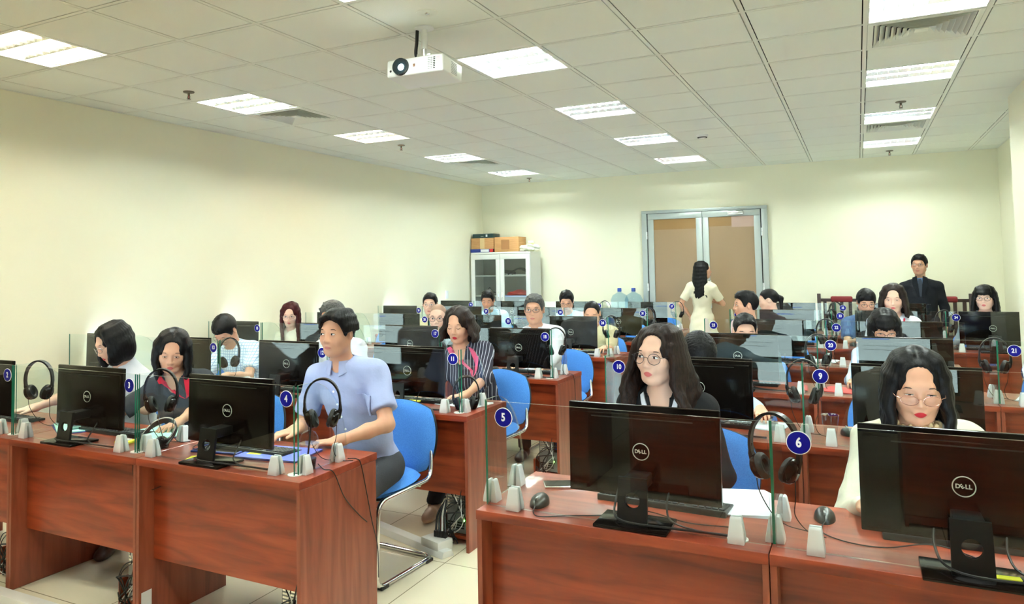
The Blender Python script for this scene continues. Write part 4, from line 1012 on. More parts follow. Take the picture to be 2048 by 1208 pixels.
C = {'paleblue': cloth('pale_blue_shirt', (160, 170, 206)), 'white': cloth('white_shirt', (206, 207, 212)), 'black': cloth('black_cloth', (28, 27, 28)), 'charcoal': cloth('charcoal_polo', (58, 60, 64)),
     'cream': cloth('cream_blouse', (216, 209, 188)), 'khaki': cloth('pale_khaki_shirt', (198, 186, 148)), 'pink': cloth('pale_pink_shirt', (234, 206, 214)), 'teal': cloth('dark_teal_shirt', (52, 72, 78)),
     'navy': cloth('navy_cloth', (26, 34, 84)), 'suit': cloth('black_suit', (24, 25, 30)), 'dress': cloth('cream_dress', (212, 204, 178)), 'red': cloth('red_trim', (204, 40, 62)), 'rose': cloth('rose_collar', (206, 84, 118)),
     'denim': cloth('blue_denim', (70, 92, 128)), 'grey': cloth('grey_cloth', (120, 128, 134)), 'ltblue': cloth('light_blue_shirt', (176, 206, 222)), 'beige': cloth('beige_ruffle', (222, 192, 142)), 'slate': cloth('slate_blue_shirt', (112, 136, 170))}
def stripes(n, base, line, freq, width):
    return ramp_mat(n, 'wavex', (1, 1, 1), [(0, srgb(*base)), (1-width-.02, srgb(*base)), (1-width, srgb(*line)), (1, srgb(*line))], .85, .2, freq)
C['pinstripe'] = stripes('navy_pinstripe', (44, 43, 54), (170, 170, 182), 15.0, .05)
C['bluestripe'] = stripes('white_blue_stripe', (212, 213, 218), (130, 146, 172), 8.0, .2)
def checks():
    m = cloth('pale_blue_check', (206, 218, 230)); nt = m.node_tree; b = nt.nodes['Principled BSDF']; tc = nt.nodes.new('ShaderNodeTexCoord')
    ws = []
    for d in 'XZ':
        n = nt.nodes.new('ShaderNodeTexWave'); n.bands_direction = d; n.inputs['Scale'].default_value = 14; nt.links.new(tc.outputs['Object'], n.inputs['Vector'])
        q = nt.nodes.new('ShaderNodeMath'); q.operation = 'GREATER_THAN'; q.inputs[1].default_value = .86; nt.links.new(n.outputs['Fac'], q.inputs[0]); ws.append(q)
    mx = nt.nodes.new('ShaderNodeMath'); mx.operation = 'MAXIMUM'; nt.links.new(ws[0].outputs[0], mx.inputs[0]); nt.links.new(ws[1].outputs[0], mx.inputs[1])
    c = nt.nodes.new('ShaderNodeMix'); c.data_type = 'RGBA'; c.inputs['A'].default_value = srgb(214, 224, 234); c.inputs['B'].default_value = srgb(150, 172, 200)
    nt.links.new(mx.outputs[0], c.inputs['Factor']); nt.links.new(c.outputs['Result'], b.inputs['Base Color'])
    return m
C['check'] = checks()

def build_hair(style, sc, g, res, rng, opt):
    """hair in head space: eyes at the origin, face towards -y"""
    L = {'bob': .17, 'lob': opt.get('len', .20), 'long': .36, 'curly': .40, 'straight': .42}.get(style, 0)
    drop = max(L-.02, .10)
    F = Field(np.arange(-.17-abs(g[0])*drop*.7, .171+abs(g[0])*drop*.7, res), np.arange(-.17-max(0, -g[1])*drop, .20, res), np.arange(-.12-drop, .165, res))
    X, Y, Zz = F.ax[0][:, None, None], F.ax[1][None, :, None], F.ax[2][None, None, :]
    vol = opt.get('vol', 0.0)
    if style in ('short', 'swept', 'thin', 'buzz'):
        th = {'buzz': -.006, 'thin': -.002}.get(style, 0.0)+vol
        F.ell((0, .014, .030), (.085+th, .103+th, .096+th*1.4))
        if style in ('short', 'swept'): F.ell((opt.get('side', .01), -.035, .075+vol), (.060, .055, .044), k=.03)
        hl = opt.get('hairline', .058)
        yy = [-.14, -.075, -.058, -.046, -.036, -.022, -.012, .0, .020, .034, .050, .13]
        zz = [hl+.006, hl+.002, hl-.012, .022, -.012, -.022, .0, .026, .022, -.012, -.062, -.074]
        cut = np.interp(F.ax[1], yy, zz)[None, :, None]
        edge = (cut-Zz)*.8+np.zeros_like(X)
        F.d = np.maximum(F.d, edge.astype(np.float32))
        if style == 'swept':
            px = .014*opt.get('dir', 1)
            for side in (-1, 1):
                for q in range(30):
                    t = q/29; y0 = -.068+.125*t; dx = side*(1+.0*t); fr_ = max(0, 1-t*2.6); j = rng.uniform(-.004, .004)
                    p = [(px+j, y0+.004, .113-4*(y0-.01)**2*1.2), (px+dx*(.036-.008*fr_), y0-.012*fr_+j, .112-.010*fr_-3*(y0-.01)**2), (px*.3+dx*(.066-.014*fr_), y0-.010*fr_, .080-.004*fr_), (dx*(.083-.014*fr_), y0+.004+.012*fr_, .044-.012*fr_), (dx*(.086-.008*fr_), y0+.010+.02*fr_, .020-.010*fr_)]
                    for u in range(4): F.rc(p[u], p[u+1], .0115-.0012*u*(1+fr_), .0103-.0014*u*(1+fr_), k=.012)
            F.ell((.006, -.112, .036), (.046, .052, .056), k=.010, op='s')
            for q in range(5): F.rc((px-.004*q, -.062, .108), (-.034-.004*q, -.086+.003*q, .078), .009, .008, k=.008); F.rc((-.034-.004*q, -.086+.003*q, .078), (-.055-.003*q, -.074+.006*q, .040), .008, .004, k=.006)
        elif style == 'short':
            for q in range(26):
                a = rng.uniform(-.06, .06); b = rng.uniform(-.08, .06); h0 = .118-8*a*a-3*(b-.01)**2+vol
                F.rc((a, b+.015, h0-.006), (a+rng.uniform(-.02, .02), b-.016, h0+.004), .011, .006, k=.010)
    else:
        F.ell((0, .014, .026), (.084+vol, .103+vol, .095+vol))
        part = opt.get('part', 0.0)
        if style in ('bob', 'lob', 'long', 'curly', 'straight'):
            n = opt.get('n', 34)*2; pm = math.radians(opt.get('phi', 122)); wave = opt.get('wave', .004); fl = opt.get('flare', .010); rr = opt.get('r', .0125)
            for q in range(n):
                ph = -pm+2*pm*(q+.5)/n+rng.uniform(-.03, .03); sx, cy = math.sin(ph), math.cos(ph)
                p = np.array((sx*.026+part, .008+cy*.050, .107)); P = [p, np.array((sx*.062+part*.5, .012+cy*.085, .088)), np.array((sx*(.086+vol), .014+cy*(.102+vol), .040))]
                P.append(P[-1]+np.array((sx*(.004+fl*.4), cy*fl*.4, -.050)))
                ln = L*(.97+.05*math.sin(ph*5)+rng.uniform(-.04, .04)); pw = 3.1*ph+rng.uniform(-.5, .5); st = 7; sd = np.array((cy, -sx, 0))
                for t in range(1, st+1):
                    inw = opt.get('inward', .0)*(t/st)**2
                    P.append(P[-1]+g*(ln-.05)/st+sd*wave*math.sin(pw+t*1.25)*min(1, t/3)+np.array((sx, cy, 0))*(wave*math.cos(pw*1.3+t*1.15)*min(1, t/3)-inw+fl*(.45 if t < 4 else .1)))
                for t in range(len(P)-1):
                    a = t/(len(P)-1); b = (t+1)/(len(P)-1); r = lambda u: rr*(1-.6*max(0, u-.5)*2*(1 if style != 'bob' else .35))
                    F.rc(P[t], P[t+1], r(a), r(b), k=.014)
            if style == 'bob': F.ell((0, .035, -.07), (.084, .078, .085), k=.03)
            elif style in ('lob', 'long', 'curly', 'straight'): F.ell((0, .05, -.08), (.075, .055, .11), k=.03)
        if style == 'tail' and not opt.get('notail'):
            F.rc((0, .11, .02), (0, .135, .0), .022, .026, k=.02); F.rc((0, .135, 0), np.array((0, .14, 0))+g*.20, .026, .008, k=.02)
        if style == 'tail' or opt.get('updo'):
            edge = np.interp(F.ax[1], [-.14, -.075, -.055, -.03, .0, .03, .06, .13], [.062, .058, .045, .0, .02, .005, -.055, -.06])[None, :, None]
            keep = F.d.copy(); e2 = np.maximum(F.d, ((edge-Zz)*.8+np.zeros_like(X)).astype(np.float32))
            F.d = np.where((Y > .07)+np.zeros_like(F.d, bool), keep, e2)
        # face opening
        fr = opt.get('face', (.060, .098)); ztop = opt.get('hairtop', .060); hx = opt.get('fx', 0.0)
        if style != 'tail' and not opt.get('bangs'): F.ell((hx+part*.5, -.115, ztop-.018), (fr[0]*.86, .080, .040), k=.012, op='s')
        if style != 'tail':
            F.ell((opt.get('fx', 0.0), -.115, ztop-fr[1]), (fr[0], .092, fr[1]), k=.008, op='s')
        if opt.get('bangs'):
            for q in range(13):
                x = -.052+q*.0087; F.rc((x*.6, -.035, .106), (x*.9, -.070+abs(x)*.3, .082), .010, .010, k=.014); F.rc((x*.9, -.070+abs(x)*.3, .082), (x, -.093+abs(x)*.4, .052), .010, .0095, k=.012); F.rc((x, -.093+abs(x)*.4, .052), (x*1.06, -.100+abs(x)*.5, opt['bangs']+.012*abs(x)/.05), .010, .004, k=.006)
        if style != 'tail' and not opt.get('bangs') and not opt.get('updo'): F.rc((part, -.085, .098), (part, .03, .136), .006, .005, k=.004, op='s')
    phi = np.arctan2(X, Y-.012+1e-4)
    amp = opt.get('strand', .0009)
    F.d = (F.d+amp*np.sin(phi*34+Zz*18)+amp*.6*np.sin(phi*61-Zz*30+1.3)+0*X).astype(np.float32)
    return F.surface()

def person(label, head, yaw=0, hyaw=0, pitch=0, roll=0, sex='m', hip=None, hands=None, top=None, sleeve='short', shirt='white', hair='short', hopt=None, hcol='black', skin=0, lips=0,
           specs=None, eyes='open', collar=None, trousers=None, shoes=None, lod=1, standing=False, vneck=0.0, extras=(), skirt=None, hs=1.0, feet=None, neck=0.0):
    """head = (x, y, height of the top of the head)"""
    hopt = dict(hopt or {}); rng = random.Random(int(abs(head[0])*1000+abs(head[1])*77)); f = .95 if sex == 'f' else .97; hsc = (.97 if sex == 'f' else 1.02)*hs
    hz = .89*f if standing else .555
    Y0 = math.radians(yaw); Bm = rotm('z', Y0)
    if hip is None: hip = (head[0]+math.sin(Y0)*-.16, head[1]+math.cos(Y0)*.20)
    base = np.array((hip[0], hip[1], 0.0)); toL = lambda p: Bm.T @ (np.asarray(p, float)-base)
    Hc = toL((head[0], head[1], head[2]-.128*hsc))
    Rh = rotm('z', math.radians(hyaw)-Y0) @ rotm('x', math.radians(pitch)) @ rotm('y', math.radians(roll))
    Rn = rotm('z', (math.radians(hyaw)-Y0)*.4) @ rotm('x', math.radians(pitch)*.55)
    h = lambda *p: Hc+Rh @ (np.array(p, float)*hsc)
    hr = lambda *p: np.array(p, float)*hsc
    N = Hc+Rn @ (np.array((0, .042, -.165-neck))*hsc)
    P0 = np.array((0, 0, hz)); zt = (N-P0)/np.linalg.norm(N-P0); xt = np.array((1., 0, 0)); xt = xt-zt*(xt@zt); xt /= np.linalg.norm(xt); Rt = np.stack([xt, np.cross(zt, xt), zt], 1)
    tl = np.linalg.norm(N-P0); at = lambda u, dx=0, dy=0, dz=0: P0+(N-P0)*u+Rt @ np.array((dx, dy, dz))
    sw = .178*f if sex == 'm' else .150
    sh = {s: at(1, s*sw, .012, -.075) for s in (-1, 1)}
    # arms
    up, lo = .285*f, .245*f; arms = {}
    for s in (-1, 1):
        tgt = hands.get(s) if hands else None
        if tgt is None:
            Wl = np.array((s*.14, Hc[1]-.12, .79)) if not standing else np.array((s*(sw+.055), -.03, hz-.08)); fd = None
        else:
            Wl = toL(tgt[0]); fd = tgt[1] if len(tgt) > 1 else None
        S0 = sh[s]; D = Wl-S0; dl = np.linalg.norm(D); mx = (up+lo)*.995
        if dl > mx: Wl = S0+D/dl*mx; D = Wl-S0; dl = mx
        ca = (up*up+dl*dl-lo*lo)/(2*up*dl); ca = max(-1, min(1, ca)); dn = D/dl
        hint = np.array((s*.32, .35, -.85)) if not standing else np.array((s*.3, .8, -.1))
        if tgt is not None and len(tgt) > 2: hint = np.asarray(tgt[2], float)
        hint = hint-dn*(hint@dn); hint /= np.linalg.norm(hint)
        E_ = S0+dn*up*ca+hint*up*math.sqrt(1-ca*ca)
        fx = Wl-E_; fx /= np.linalg.norm(fx)
        if fd is not None: fx = Bm.T @ np.asarray(fd, float)
        elif not standing: fx = np.array((fx[0], fx[1], fx[2]*.3))
        fx = fx/np.linalg.norm(fx); up_ = np.array((0, 0, 1.)) if not standing else np.array((s*1., 0, 0))
        fy = np.cross(up_, fx); fy /= np.linalg.norm(fy); fz = np.cross(fx, fy)
        arms[s] = (S0, E_, Wl, np.stack([fx, fy, fz], 1))
    # legs
    legs = {}
    for s in (-1, 1):
        if standing: legs[s] = (np.array((s*.09, 0, hz-.02)), np.array((s*.095, -.01, .47*f)), np.array((s*.10, .015, .085)))
        else: legs[s] = (np.array((s*.09, -.02, .535)), np.array((s*.115, -.42*f, .515)), np.array((s*.12, -.36*f, .085)))
    for s, p in (feet or {}).items(): l = legs[s]; legs[s] = (l[0], l[1], toL((p[0], p[1], .085)))
    cs, fs_ = ((.012, .0046) if lod == 0 else ((.015, .0056) if lod == 1 else (.018, .0075)))
    hw = .13*hsc
    fine = [[(Hc[i]-hw, Hc[i]+hw)] for i in range(3)]
    if lod < 2 and hands is not None:
        for s in (-1, 1):
            Wl, Hm = arms[s][2], arms[s][3]; c = Wl+Hm[:, 0]*.09; e = np.abs(Hm) @ np.array((.10, .055, .03))
            for i in range(3): fine[i].append((c[i]-e[i], c[i]+e[i]))
    allp = np.array([Hc]+[a for s in arms for a in (arms[s][1], arms[s][2], arms[s][2]+arms[s][3][:, 0]*.18)]+[a for s in legs for a in legs[s]])
    lo_ = np.minimum(allp.min(0)-.10, (-.26, -.2, 0)); hi_ = np.maximum(allp.max(0)+.14, (.26, .2, .2)); lo_[2] = .03; hi_[2] = Hc[2]+.15
    ax = [axis(lo_[i], hi_[i], cs, fine[i], fs_) for i in range(3)]
    B = Field(*ax)
    def torso(F, inf, loose=0.0):
        F.ell(P0+np.array((0, .01, -.0)), (.155*f, .115, .105), k=.04, inf=inf)
        F.ell(at(.33), (.132*f, .098, .15), Rt, k=.07, inf=inf+loose); F.ell(at(.66), (.150*f, .105, .17), Rt, k=.07, inf=inf+loose*.4)
        F.rc(sh[-1], sh[1], .050*f, k=.07, inf=inf)
        for s in (-1, 1): F.rc(N+np.array((0, .008, -.005)), sh[s]*.8+N*.2, .040, .045*f, k=.05, inf=inf)
        if sex == 'f':
            for s in (-1, 1): F.ell(at(.60, s*.062, -.082), (.056, .050, .058), Rt, k=.05, inf=inf)
    torso(B, -.006, -.030 if skirt else 0.0)
    for s in (-1, 1):
        S0, E_, Wl, Hm = arms[s]
        af = 1.0 if sex == 'm' else .86
        B.rc(S0, E_, .046*af, .037*af, k=.04); B.rc(E_, E_*.55+Wl*.45, .038*af, .0345*af, k=.02); B.rc(E_*.55+Wl*.45, Wl, .0345*af, .0235*af, k=.02)
        q = lambda *p: Wl+Hm @ (np.array(p, float)*af**.5)
        B.ell(q(.050, 0, -.002), (.054*af, .040*af, .0165), Hm, k=.022); B.rc(q(0, .0, 0), q(.03, 0, 0), .024*af, .022*af, k=.02)
        ts = -s                                     # thumb towards the middle
        for i, (oy, ln, b) in enumerate(((.029, .068, .0), (.010, .076, .003), (-.0095, .071, .002), (-.028, .056, -.004))):
            oy *= ts; dr = .10*oy/.03; cu = hopt.get('curl', .018+.004*i)
            a, m, c, t = q(.080+b, oy, .001), q(.088+b+.42*ln, oy+dr*.03, .002), q(.088+b+.75*ln, oy+dr*.045, -cu*.5), q(.088+b+.98*ln, oy+dr*.05, -cu*1.1)
            r0 = .0086*af
            B.rc(a, m, r0*1.08, r0, k=.007); B.rc(m, c, r0, r0*.92, k=.004); B.rc(c, t, r0*.92, r0*.8, k=.004)
        B.rc(q(.018, ts*.024, -.006), q(.052, ts*.050, -.010), .0125*af, .0105*af, k=.012); B.rc(q(.052, ts*.050, -.010), q(.082, ts*.056, -.013), .0102*af, .0085*af, k=.004)
        l = legs[s]; B.rc(l[0], l[1], .072*f, .052*f, k=.04); B.rc(l[1], l[2], .052*f, .036*f, k=.03)
    # head
    B.ell(h(0, .012, .026), hr(.0765, .0935, .090), Rh, k=.02); B.ell(h(0, -.022, -.045), hr(.0600 if sex == 'm' else .0565, .0655, .070), Rh, k=.035)
    B.rc(h(0, -.060, -.100), h(0, -.058, -.100), .021*hsc, k=.03)
    for s in (-1, 1):
        B.ell(h(s*.037, -.054, -.030), hr(.027, .026, .028), Rh, k=.025)
        B.rc(h(s*.052, .0, -.062), h(s*.030, -.045, -.096), .016*hsc, .014*hsc, k=.03)
    B.rc(h(-.030, -.076, .020), h(.030, -.076, .020), .012*hsc, k=.025)
    for s in (-1, 1):
        B.ell(h(s*.032, -.100, -.002), hr(.020, .013, .012), Rh, k=.014, op='s'); B.ell(h(s*.032, -.0755, -.001), hr(.0165, .0150, .0125), Rh, k=.006)
        B.ell(h(s*.079, .010, -.008), hr(.010, .019, .031), Rh @ rotm('z', s*.35), k=.008); B.ell(h(s*.089, .004, -.004), hr(.006, .010, .018), Rh, k=.004, op='s')
    B.rc(h(0, -.084, .008), h(0, -.1015, -.034), .0075*hsc, .0108*hsc, k=.012)
    for s in (-1, 1): B.ell(h(s*.0115, -.0935, -.0385), hr(.0075, .0105, .0068), Rh, k=.007)
    B.ell(h(0, -.082, -.055), hr(.024, .012, .020), Rh, k=.016)
    B.ell(h(0, -.0855, -.0660), hr(.0205, .0080, .0055), Rh, k=.005); B.ell(h(0, -.0848, -.0760), hr(.0170, .0085, .0066), Rh, k=.005)
    B.rc(h(-.022, -.0965, -.0705), h(.022, -.0965, -.0705), .0022*hsc, k=.003, op='s')
    B.rc(h(0, .022, -.050), N+np.array((0, .004, -.02)), .054*f*hsc, .060*f, k=.03)
    V, Q = B.surface()
    me = np_mesh('person', V, Q, [skin_mat(skin, lips)], relax=1)
    lc = (V-Hc) @ Rh/hsc; lw_ = .0215 if sex == 'f' else .0235; lh_ = .0125 if sex == 'f' else .0095
    lip = np.where((lc[:, 1] < -.06), 1-(lc[:, 0]/lw_)**2-np.abs(lc[:, 2]+.0712)/lh_, -1.0)
    sc_ = np.full(len(V), -1.0)
    if hair == 'buzz': sc_ = np.clip((lc[:, 2]-np.interp(lc[:, 1], [-.12, -.07, -.05, -.02, .03, .06, .12], [.085, .078, .06, .015, .02, -.04, -.06]))*40, -1, 1)*(np.abs(lc[:, 0]) < .11)
    for nm, dat in (('lip', lip), ('scalp', sc_)):
        at_ = me.attributes.new(nm, 'FLOAT', 'POINT'); at_.data.foreach_set('value', dat.astype(np.float32))
    o = bpy.data.objects.new('person', me); COL.objects.link(o); o.location = base; o.rotation_euler = (0, 0, Y0)
    tag(o, label, 'person')
    def part(name, me_or_mb, lab=None):
        if isinstance(me_or_mb, MB): me_or_mb = me_or_mb.mesh(name)
        c = bpy.data.objects.new(name, me_or_mb); COL.objects.link(c); c.parent = o
        if lab: c['label'] = lab
        return c
    Th = Matrix([[*(Rh[i]*hsc), Hc[i]] for i in range(3)]+[[0, 0, 0, 1]])
    # eyes and brows
    for s in (-1, 1):
        m = MB(); b = bmesh.new(); bmesh.ops.create_uvsphere(b, u_segments=16, v_segments=10, radius=1)
        op = {'open': .0052, 'narrow': .0040, 'down': .0022, 'shut': .0}[eyes]; yc = -.0865
        if op:
            for v in b.verts: v.co = Vector((s*.032+v.co.x*.0135, yc+v.co.y*.0062-.0012*(1-abs(v.co.x)), -.001+v.co.z*op*(1-.25*v.co.x*v.co.x)))
            m.bm(b, eye_w, True, Th)
            b = bmesh.new(); bmesh.ops.create_uvsphere(b, u_segments=14, v_segments=8, radius=1)
            rz = min(.0054, op*1.04); zc_ = -.001 if eyes == 'open' else -.0015
            for v in b.verts: v.co = Vector((s*.032+hopt.get('gaze', 0)+v.co.x*.0056, yc-.0052+v.co.y*.0030, zc_+v.co.z*rz))
            m.bm(b, eye_d, True, Th)
        else: b.free()
        zl = op if op else -.002; sg = 1 if op else -.6
        m.tube([Th @ Vector((s*(.032+.0155*t), -.0915+.0075*t*t-(0 if op else .0005), -.001+zl*(1-t*t)*1.05*1+(0 if op else -.004*(1-t*t)))) for t in [-1, -.6, -.2, .2, .6, 1]], [.0006*hsc, .0013*hsc, .0015*hsc, .0015*hsc, .0014*hsc, .0007*hsc], eye_d, 6)
        part('eye', m)
        m = MB(); bw = .0022 if sex == 'm' else .0016
        m.tube([Th @ Vector((s*(.032+x), -.0900+abs(x+.004)*.22, .0205+z)) for x, z in ((-.020, -.002), (-.010, .0015), (.0, .003), (.010, .003), (.020, -.002))], [bw*.7*hsc, bw*1.1*hsc, bw*1.1*hsc, bw*hsc, bw*.4*hsc], HAIR['black' if hcol != 'brown' else 'brown'], 6)
        part('eyebrow', m)
    if hair not in ('none', 'buzz'):
        g = Rh.T @ np.array((0, 0, -1.0)); res = (.0046, .0058, .0075)[lod]
        hv, hq = build_hair(hair, hsc, g, res, rng, hopt); hv = (hv*hsc) @ Rh.T+Hc
        part('hair', np_mesh('hair', hv, hq, [HAIR[hcol]], relax=1))
    if specs:
        col, rx, rz, dz = specs; m = MB()
        for s in (-1, 1):
            m.tube([Th @ Vector((s*.0335+rx*math.cos(a)*(1 if abs(math.cos(a)) < .9 else 1), -.1065+.012*(abs(s*.0335+rx*math.cos(a))/.06)**2, dz-.003+rz*math.sin(a))) for a in [2*PI*q/22 for q in range(22)]], (.0017 if col == rim_d and lod else .0013)*hsc, col, 6, closed=True)
            m.tube([Th @ Vector(p) for p in ((s*(.0335+rx), -.1035+.006, dz+.004), (s*.074, -.085, dz+.005), (s*.080, -.04, dz+.004), (s*.082, .0, dz+.003))], .0011*hsc, col, 6)
        m.tube([Th @ Vector(p) for p in ((-(.0335-rx), -.1070, dz), (-.004, -.1100, dz+.004), (.004, -.1100, dz+.004), (.0335-rx, -.1070, dz))], .0012*hsc, col, 6)
        gl = part('glasses', m)
        if lod < 2:
            q = MB()
            for s in (-1, 1): q.add([Th @ Vector((s*.0335+rx*.97*math.cos(a), -.1065+.012*(abs(s*.0335+rx*math.cos(a))/.06)**2, dz-.003+rz*.97*math.sin(a))) for a in [2*PI*k/22 for k in range(22)]], [list(range(22))], lens_glass)
            lo2 = q.build('lens'); lo2.parent = gl
    # clothes
    cs2 = (.0095, .0115, .015)[lod]
    zlo = hz-.10 if skirt is None else .30
    ext = np.array([a for s in arms for a in (arms[s][0], arms[s][1], arms[s][2])]+[P0, N])
    cl, chh = ext.min(0)-.16, ext.max(0)+.14
    cl[0] = min(cl[0], -.26); chh[0] = max(chh[0], .26); cl[1] = min(cl[1], -.2); chh[1] = max(chh[1], .22); cl[2] = zlo-.03; chh[2] = N[2]+.10
    if skirt: cl[1] = min(cl[1], -.4); chh[1] = max(chh[1], .42); cl[0] = min(cl[0], -.40); chh[0] = max(chh[0], .40)
    K_ = Field(*[np.arange(cl[i], chh[i], cs2) for i in range(3)])
    lsv = opt_l = hopt.get('loose', .014 if sex == 'm' else .006)
    torso(K_, .008 if skirt else .010, -.014 if skirt else opt_l)
    for s in (-1, 1):
        S0, E_, Wl, _ = arms[s]; af = 1.0 if sex == 'm' else .88
        if sleeve == 'short': e = S0+(E_-S0)*.74; K_.rc(S0, S0+(E_-S0)*.9, .062*af, .068*af, k=.035)
        elif sleeve == 'elbow': e = E_+(Wl-E_)*.24; K_.rc(S0, E_, .060*af, .060*af, k=.035); K_.rc(E_, e, .060*af, .062*af, k=.01)
        elif sleeve == 'long': K_.rc(S0, E_, .058*af, .051*af, k=.035); K_.rc(E_, E_+(Wl-E_)*.93, .050*af, .038*af, k=.02)
    if skirt:
        K_.rc(P0+np.array((0, .01, .08)), P0+np.array((0, .01, -.12)), .110, .165, k=.04); K_.rc(P0+np.array((0, .01, -.12)), np.array((0, .01, .42)), .165, .31, k=.04)
    X, Y_, Zz = K_.ax[0][:, None, None], K_.ax[1][None, :, None], K_.ax[2][None, None, :]
    fold = .0030 if lod < 2 else .002
    K_.d = (K_.d+fold*np.sin(X*38+Zz*30+Y_*12)*np.sin(Zz*21-X*17+2)+fold*.6*np.sin(Zz*64+X*25+rng.uniform(0, 6))*np.sin(Y_*30+X*20)).astype(np.float32)
    if skirt:
        an = np.arctan2(X, Y_); K_.d = (K_.d+np.where(Zz < hz-.10, .010*np.sin(an*18)*np.clip((hz-.10-Zz)/.25, 0, 1), 0)).astype(np.float32)
    K_.d = np.maximum(K_.d, (zlo-Zz+0*X+0*Y_).astype(np.float32))
    for s in (-1, 1):
        S0, E_, Wl, _ = arms[s]
        if sleeve in ('short', 'elbow'):
            dr = (E_-S0) if sleeve == 'short' else (Wl-E_); dr = dr/np.linalg.norm(dr); e = S0+(E_-S0)*.74 if sleeve == 'short' else E_+(Wl-E_)*.24
            px_, py_, pz_ = X-e[0], Y_-e[1], Zz-e[2]; pj = px_*dr[0]+py_*dr[1]+pz_*dr[2]; rad2 = px_**2+py_**2+pz_**2-pj**2
            m_ = (pj > -.02) & (pj < .12) & (rad2 < .10**2) & ((rad2 < .078**2) | (pj > .01))
            K_.d = np.where(m_, np.maximum(K_.d, pj), K_.d).astype(np.float32)
    K_.rc(N+np.array((0, .004, -.020)), Hc, .062*f, .066*f, k=.006, op='s')
    if vneck: K_.ell(N+np.array((0, -.085, -.02)), (.034+vneck*.12, .075, .05+vneck), k=.01, op='s')
    kv, kq = K_.surface()
    cm = [C[shirt]]; kmi = np.zeros(len(kq), int); kc = kv[kq].mean(1)
    if shirt == 'suit':                       # shirt front and tie in the V of the jacket
        pass
    part(top or 'shirt', np_mesh('shirt', kv, kq, cm, kmi, relax=1))
    if trousers or True:
        tm = trousers or trouser_d
        tx = np.array([a for s in legs for a in legs[s]]); lo3 = tx.min(0)-.12; hi3 = tx.max(0)+.14; lo3[2] = .06; hi3[2] = hz+.12
        T_ = Field(*[np.arange(min(lo3[i], (-.22, -.16, 9)[i]), max(hi3[i], (.22, .18, 0)[i]), .014 if lod == 0 else .018) for i in range(3)])
        if not skirt:
            T_.ell(P0+np.array((0, .01, -.0)), (.166*f, .126, .110), k=.04)
            for s in (-1, 1): l = legs[s]; T_.rc(l[0], l[1], .088*f, .070*f, k=.04); T_.rc(l[1], l[2]+np.array((0, 0, .0)), .068*f, .056*f, k=.03)
            Zt = T_.ax[2][None, None, :]; T_.d = np.maximum(T_.d, (.07-Zt+0*T_.d)).astype(np.float32)
            tv, tq = T_.surface(); part('trousers', np_mesh('trousers', tv, tq, [tm], relax=1))
    for s in (-1, 1):
        a = legs[s][2]; S_ = Field(np.arange(a[0]-.07, a[0]+.07, .009), np.arange(a[1]-.24, a[1]+.11, .009), np.arange(-.02, .14, .009))
        S_.ell((a[0], a[1]-.13, .026), (.044, .085, .036)); S_.rc((a[0], a[1]-.08, .034), (a[0], a[1]+.03, .036), .036, .034, k=.03); S_.rc((a[0], a[1], .06), (a[0], a[1]+.012, .09), .040, .042, k=.03)
        Zs = S_.ax[2][None, None, :]; S_.d = np.maximum(S_.d, (.002-Zs+0*S_.d)).astype(np.float32)
        sv, sq = S_.surface(); part('shoe', np_mesh('shoe', sv, sq, [shoes or shoe_b]))
    if collar:
        cm_, gap, hgt = collar; m = MB(); n = 28; vs = []; fs = []
        for q in range(n+1):
            t = q/n; a = -PI/2+gap+(2*PI-2*gap)*t; pt = 1+1.3*max(0, (abs(t-.5)-.36)/.14)
            for (r, z) in ((.061, -.012), (.062, hgt), (.068, hgt+.003), (.083, -.014-.020*(pt-1)), (.079, -.018-.020*(pt-1)), (.067, hgt*.55)):
                vs.append(tuple(N+Rn @ np.array((r*f*math.cos(a)*1.04, .004+r*f*math.sin(a), z-.005+.012*math.sin(a)))))
        for q in range(n):
            for k in range(6): fs.append([q*6+k, q*6+(k+1) % 6, (q+1)*6+(k+1) % 6, (q+1)*6+k])
        fs += [[0, 1, 2, 3, 4, 5], [n*6+5-k for k in range(6)]]
        m.add(vs, fs, C[cm_], True); part('collar', m)
    return dict(kv=kv, o=o, N=N, at=at, Rt=Rt, Rn=Rn, sh=sh, arms=arms, part=part, Th=Th, Hc=Hc, h=h, P0=P0, base=base, legs=legs)

# ------------------------------------------------------------------ the people
def D(x, y, z=-.12): return (x, y, z)
rd = (.0245, .0215, -.002); rect = (.0255, .0165, -.003)
P = person('man in a pale blue short-sleeved shirt looking aside, both hands on the desk', (-2.435, -2.43, 1.385), yaw=8, hyaw=3, hip=(-2.40, -2.17), sleeve='short', shirt='paleblue', hair='swept',
           hopt=dict(dir=1, vol=.002, hairline=.064, gaze=-.002, loose=.02), skin=1, collar=('paleblue', .30, .030), lod=0, hs=.94,
           hands={1: ((-2.255, -2.63, .785), (-.78, -.60, -.10), (.9, .5, -.5)), -1: ((-2.575, -2.555, .800), (-.55, -.8, -.22), (-.5, .5, -.7))})
MAN = P
q = MB(); at = P['at']
for u in (.86, .74, .62, .50, .38): q.lathe([(0, .0), (.0055, 0), (.005, .002), (0, .002)], white_pl, 12, T=Matrix.Translation(Vector(at(u, 0, -.142+.02*(u-.6)**2, 0))) @ Matrix.Rotation(PI/2, 4, 'X'))
P['part']('button', q)
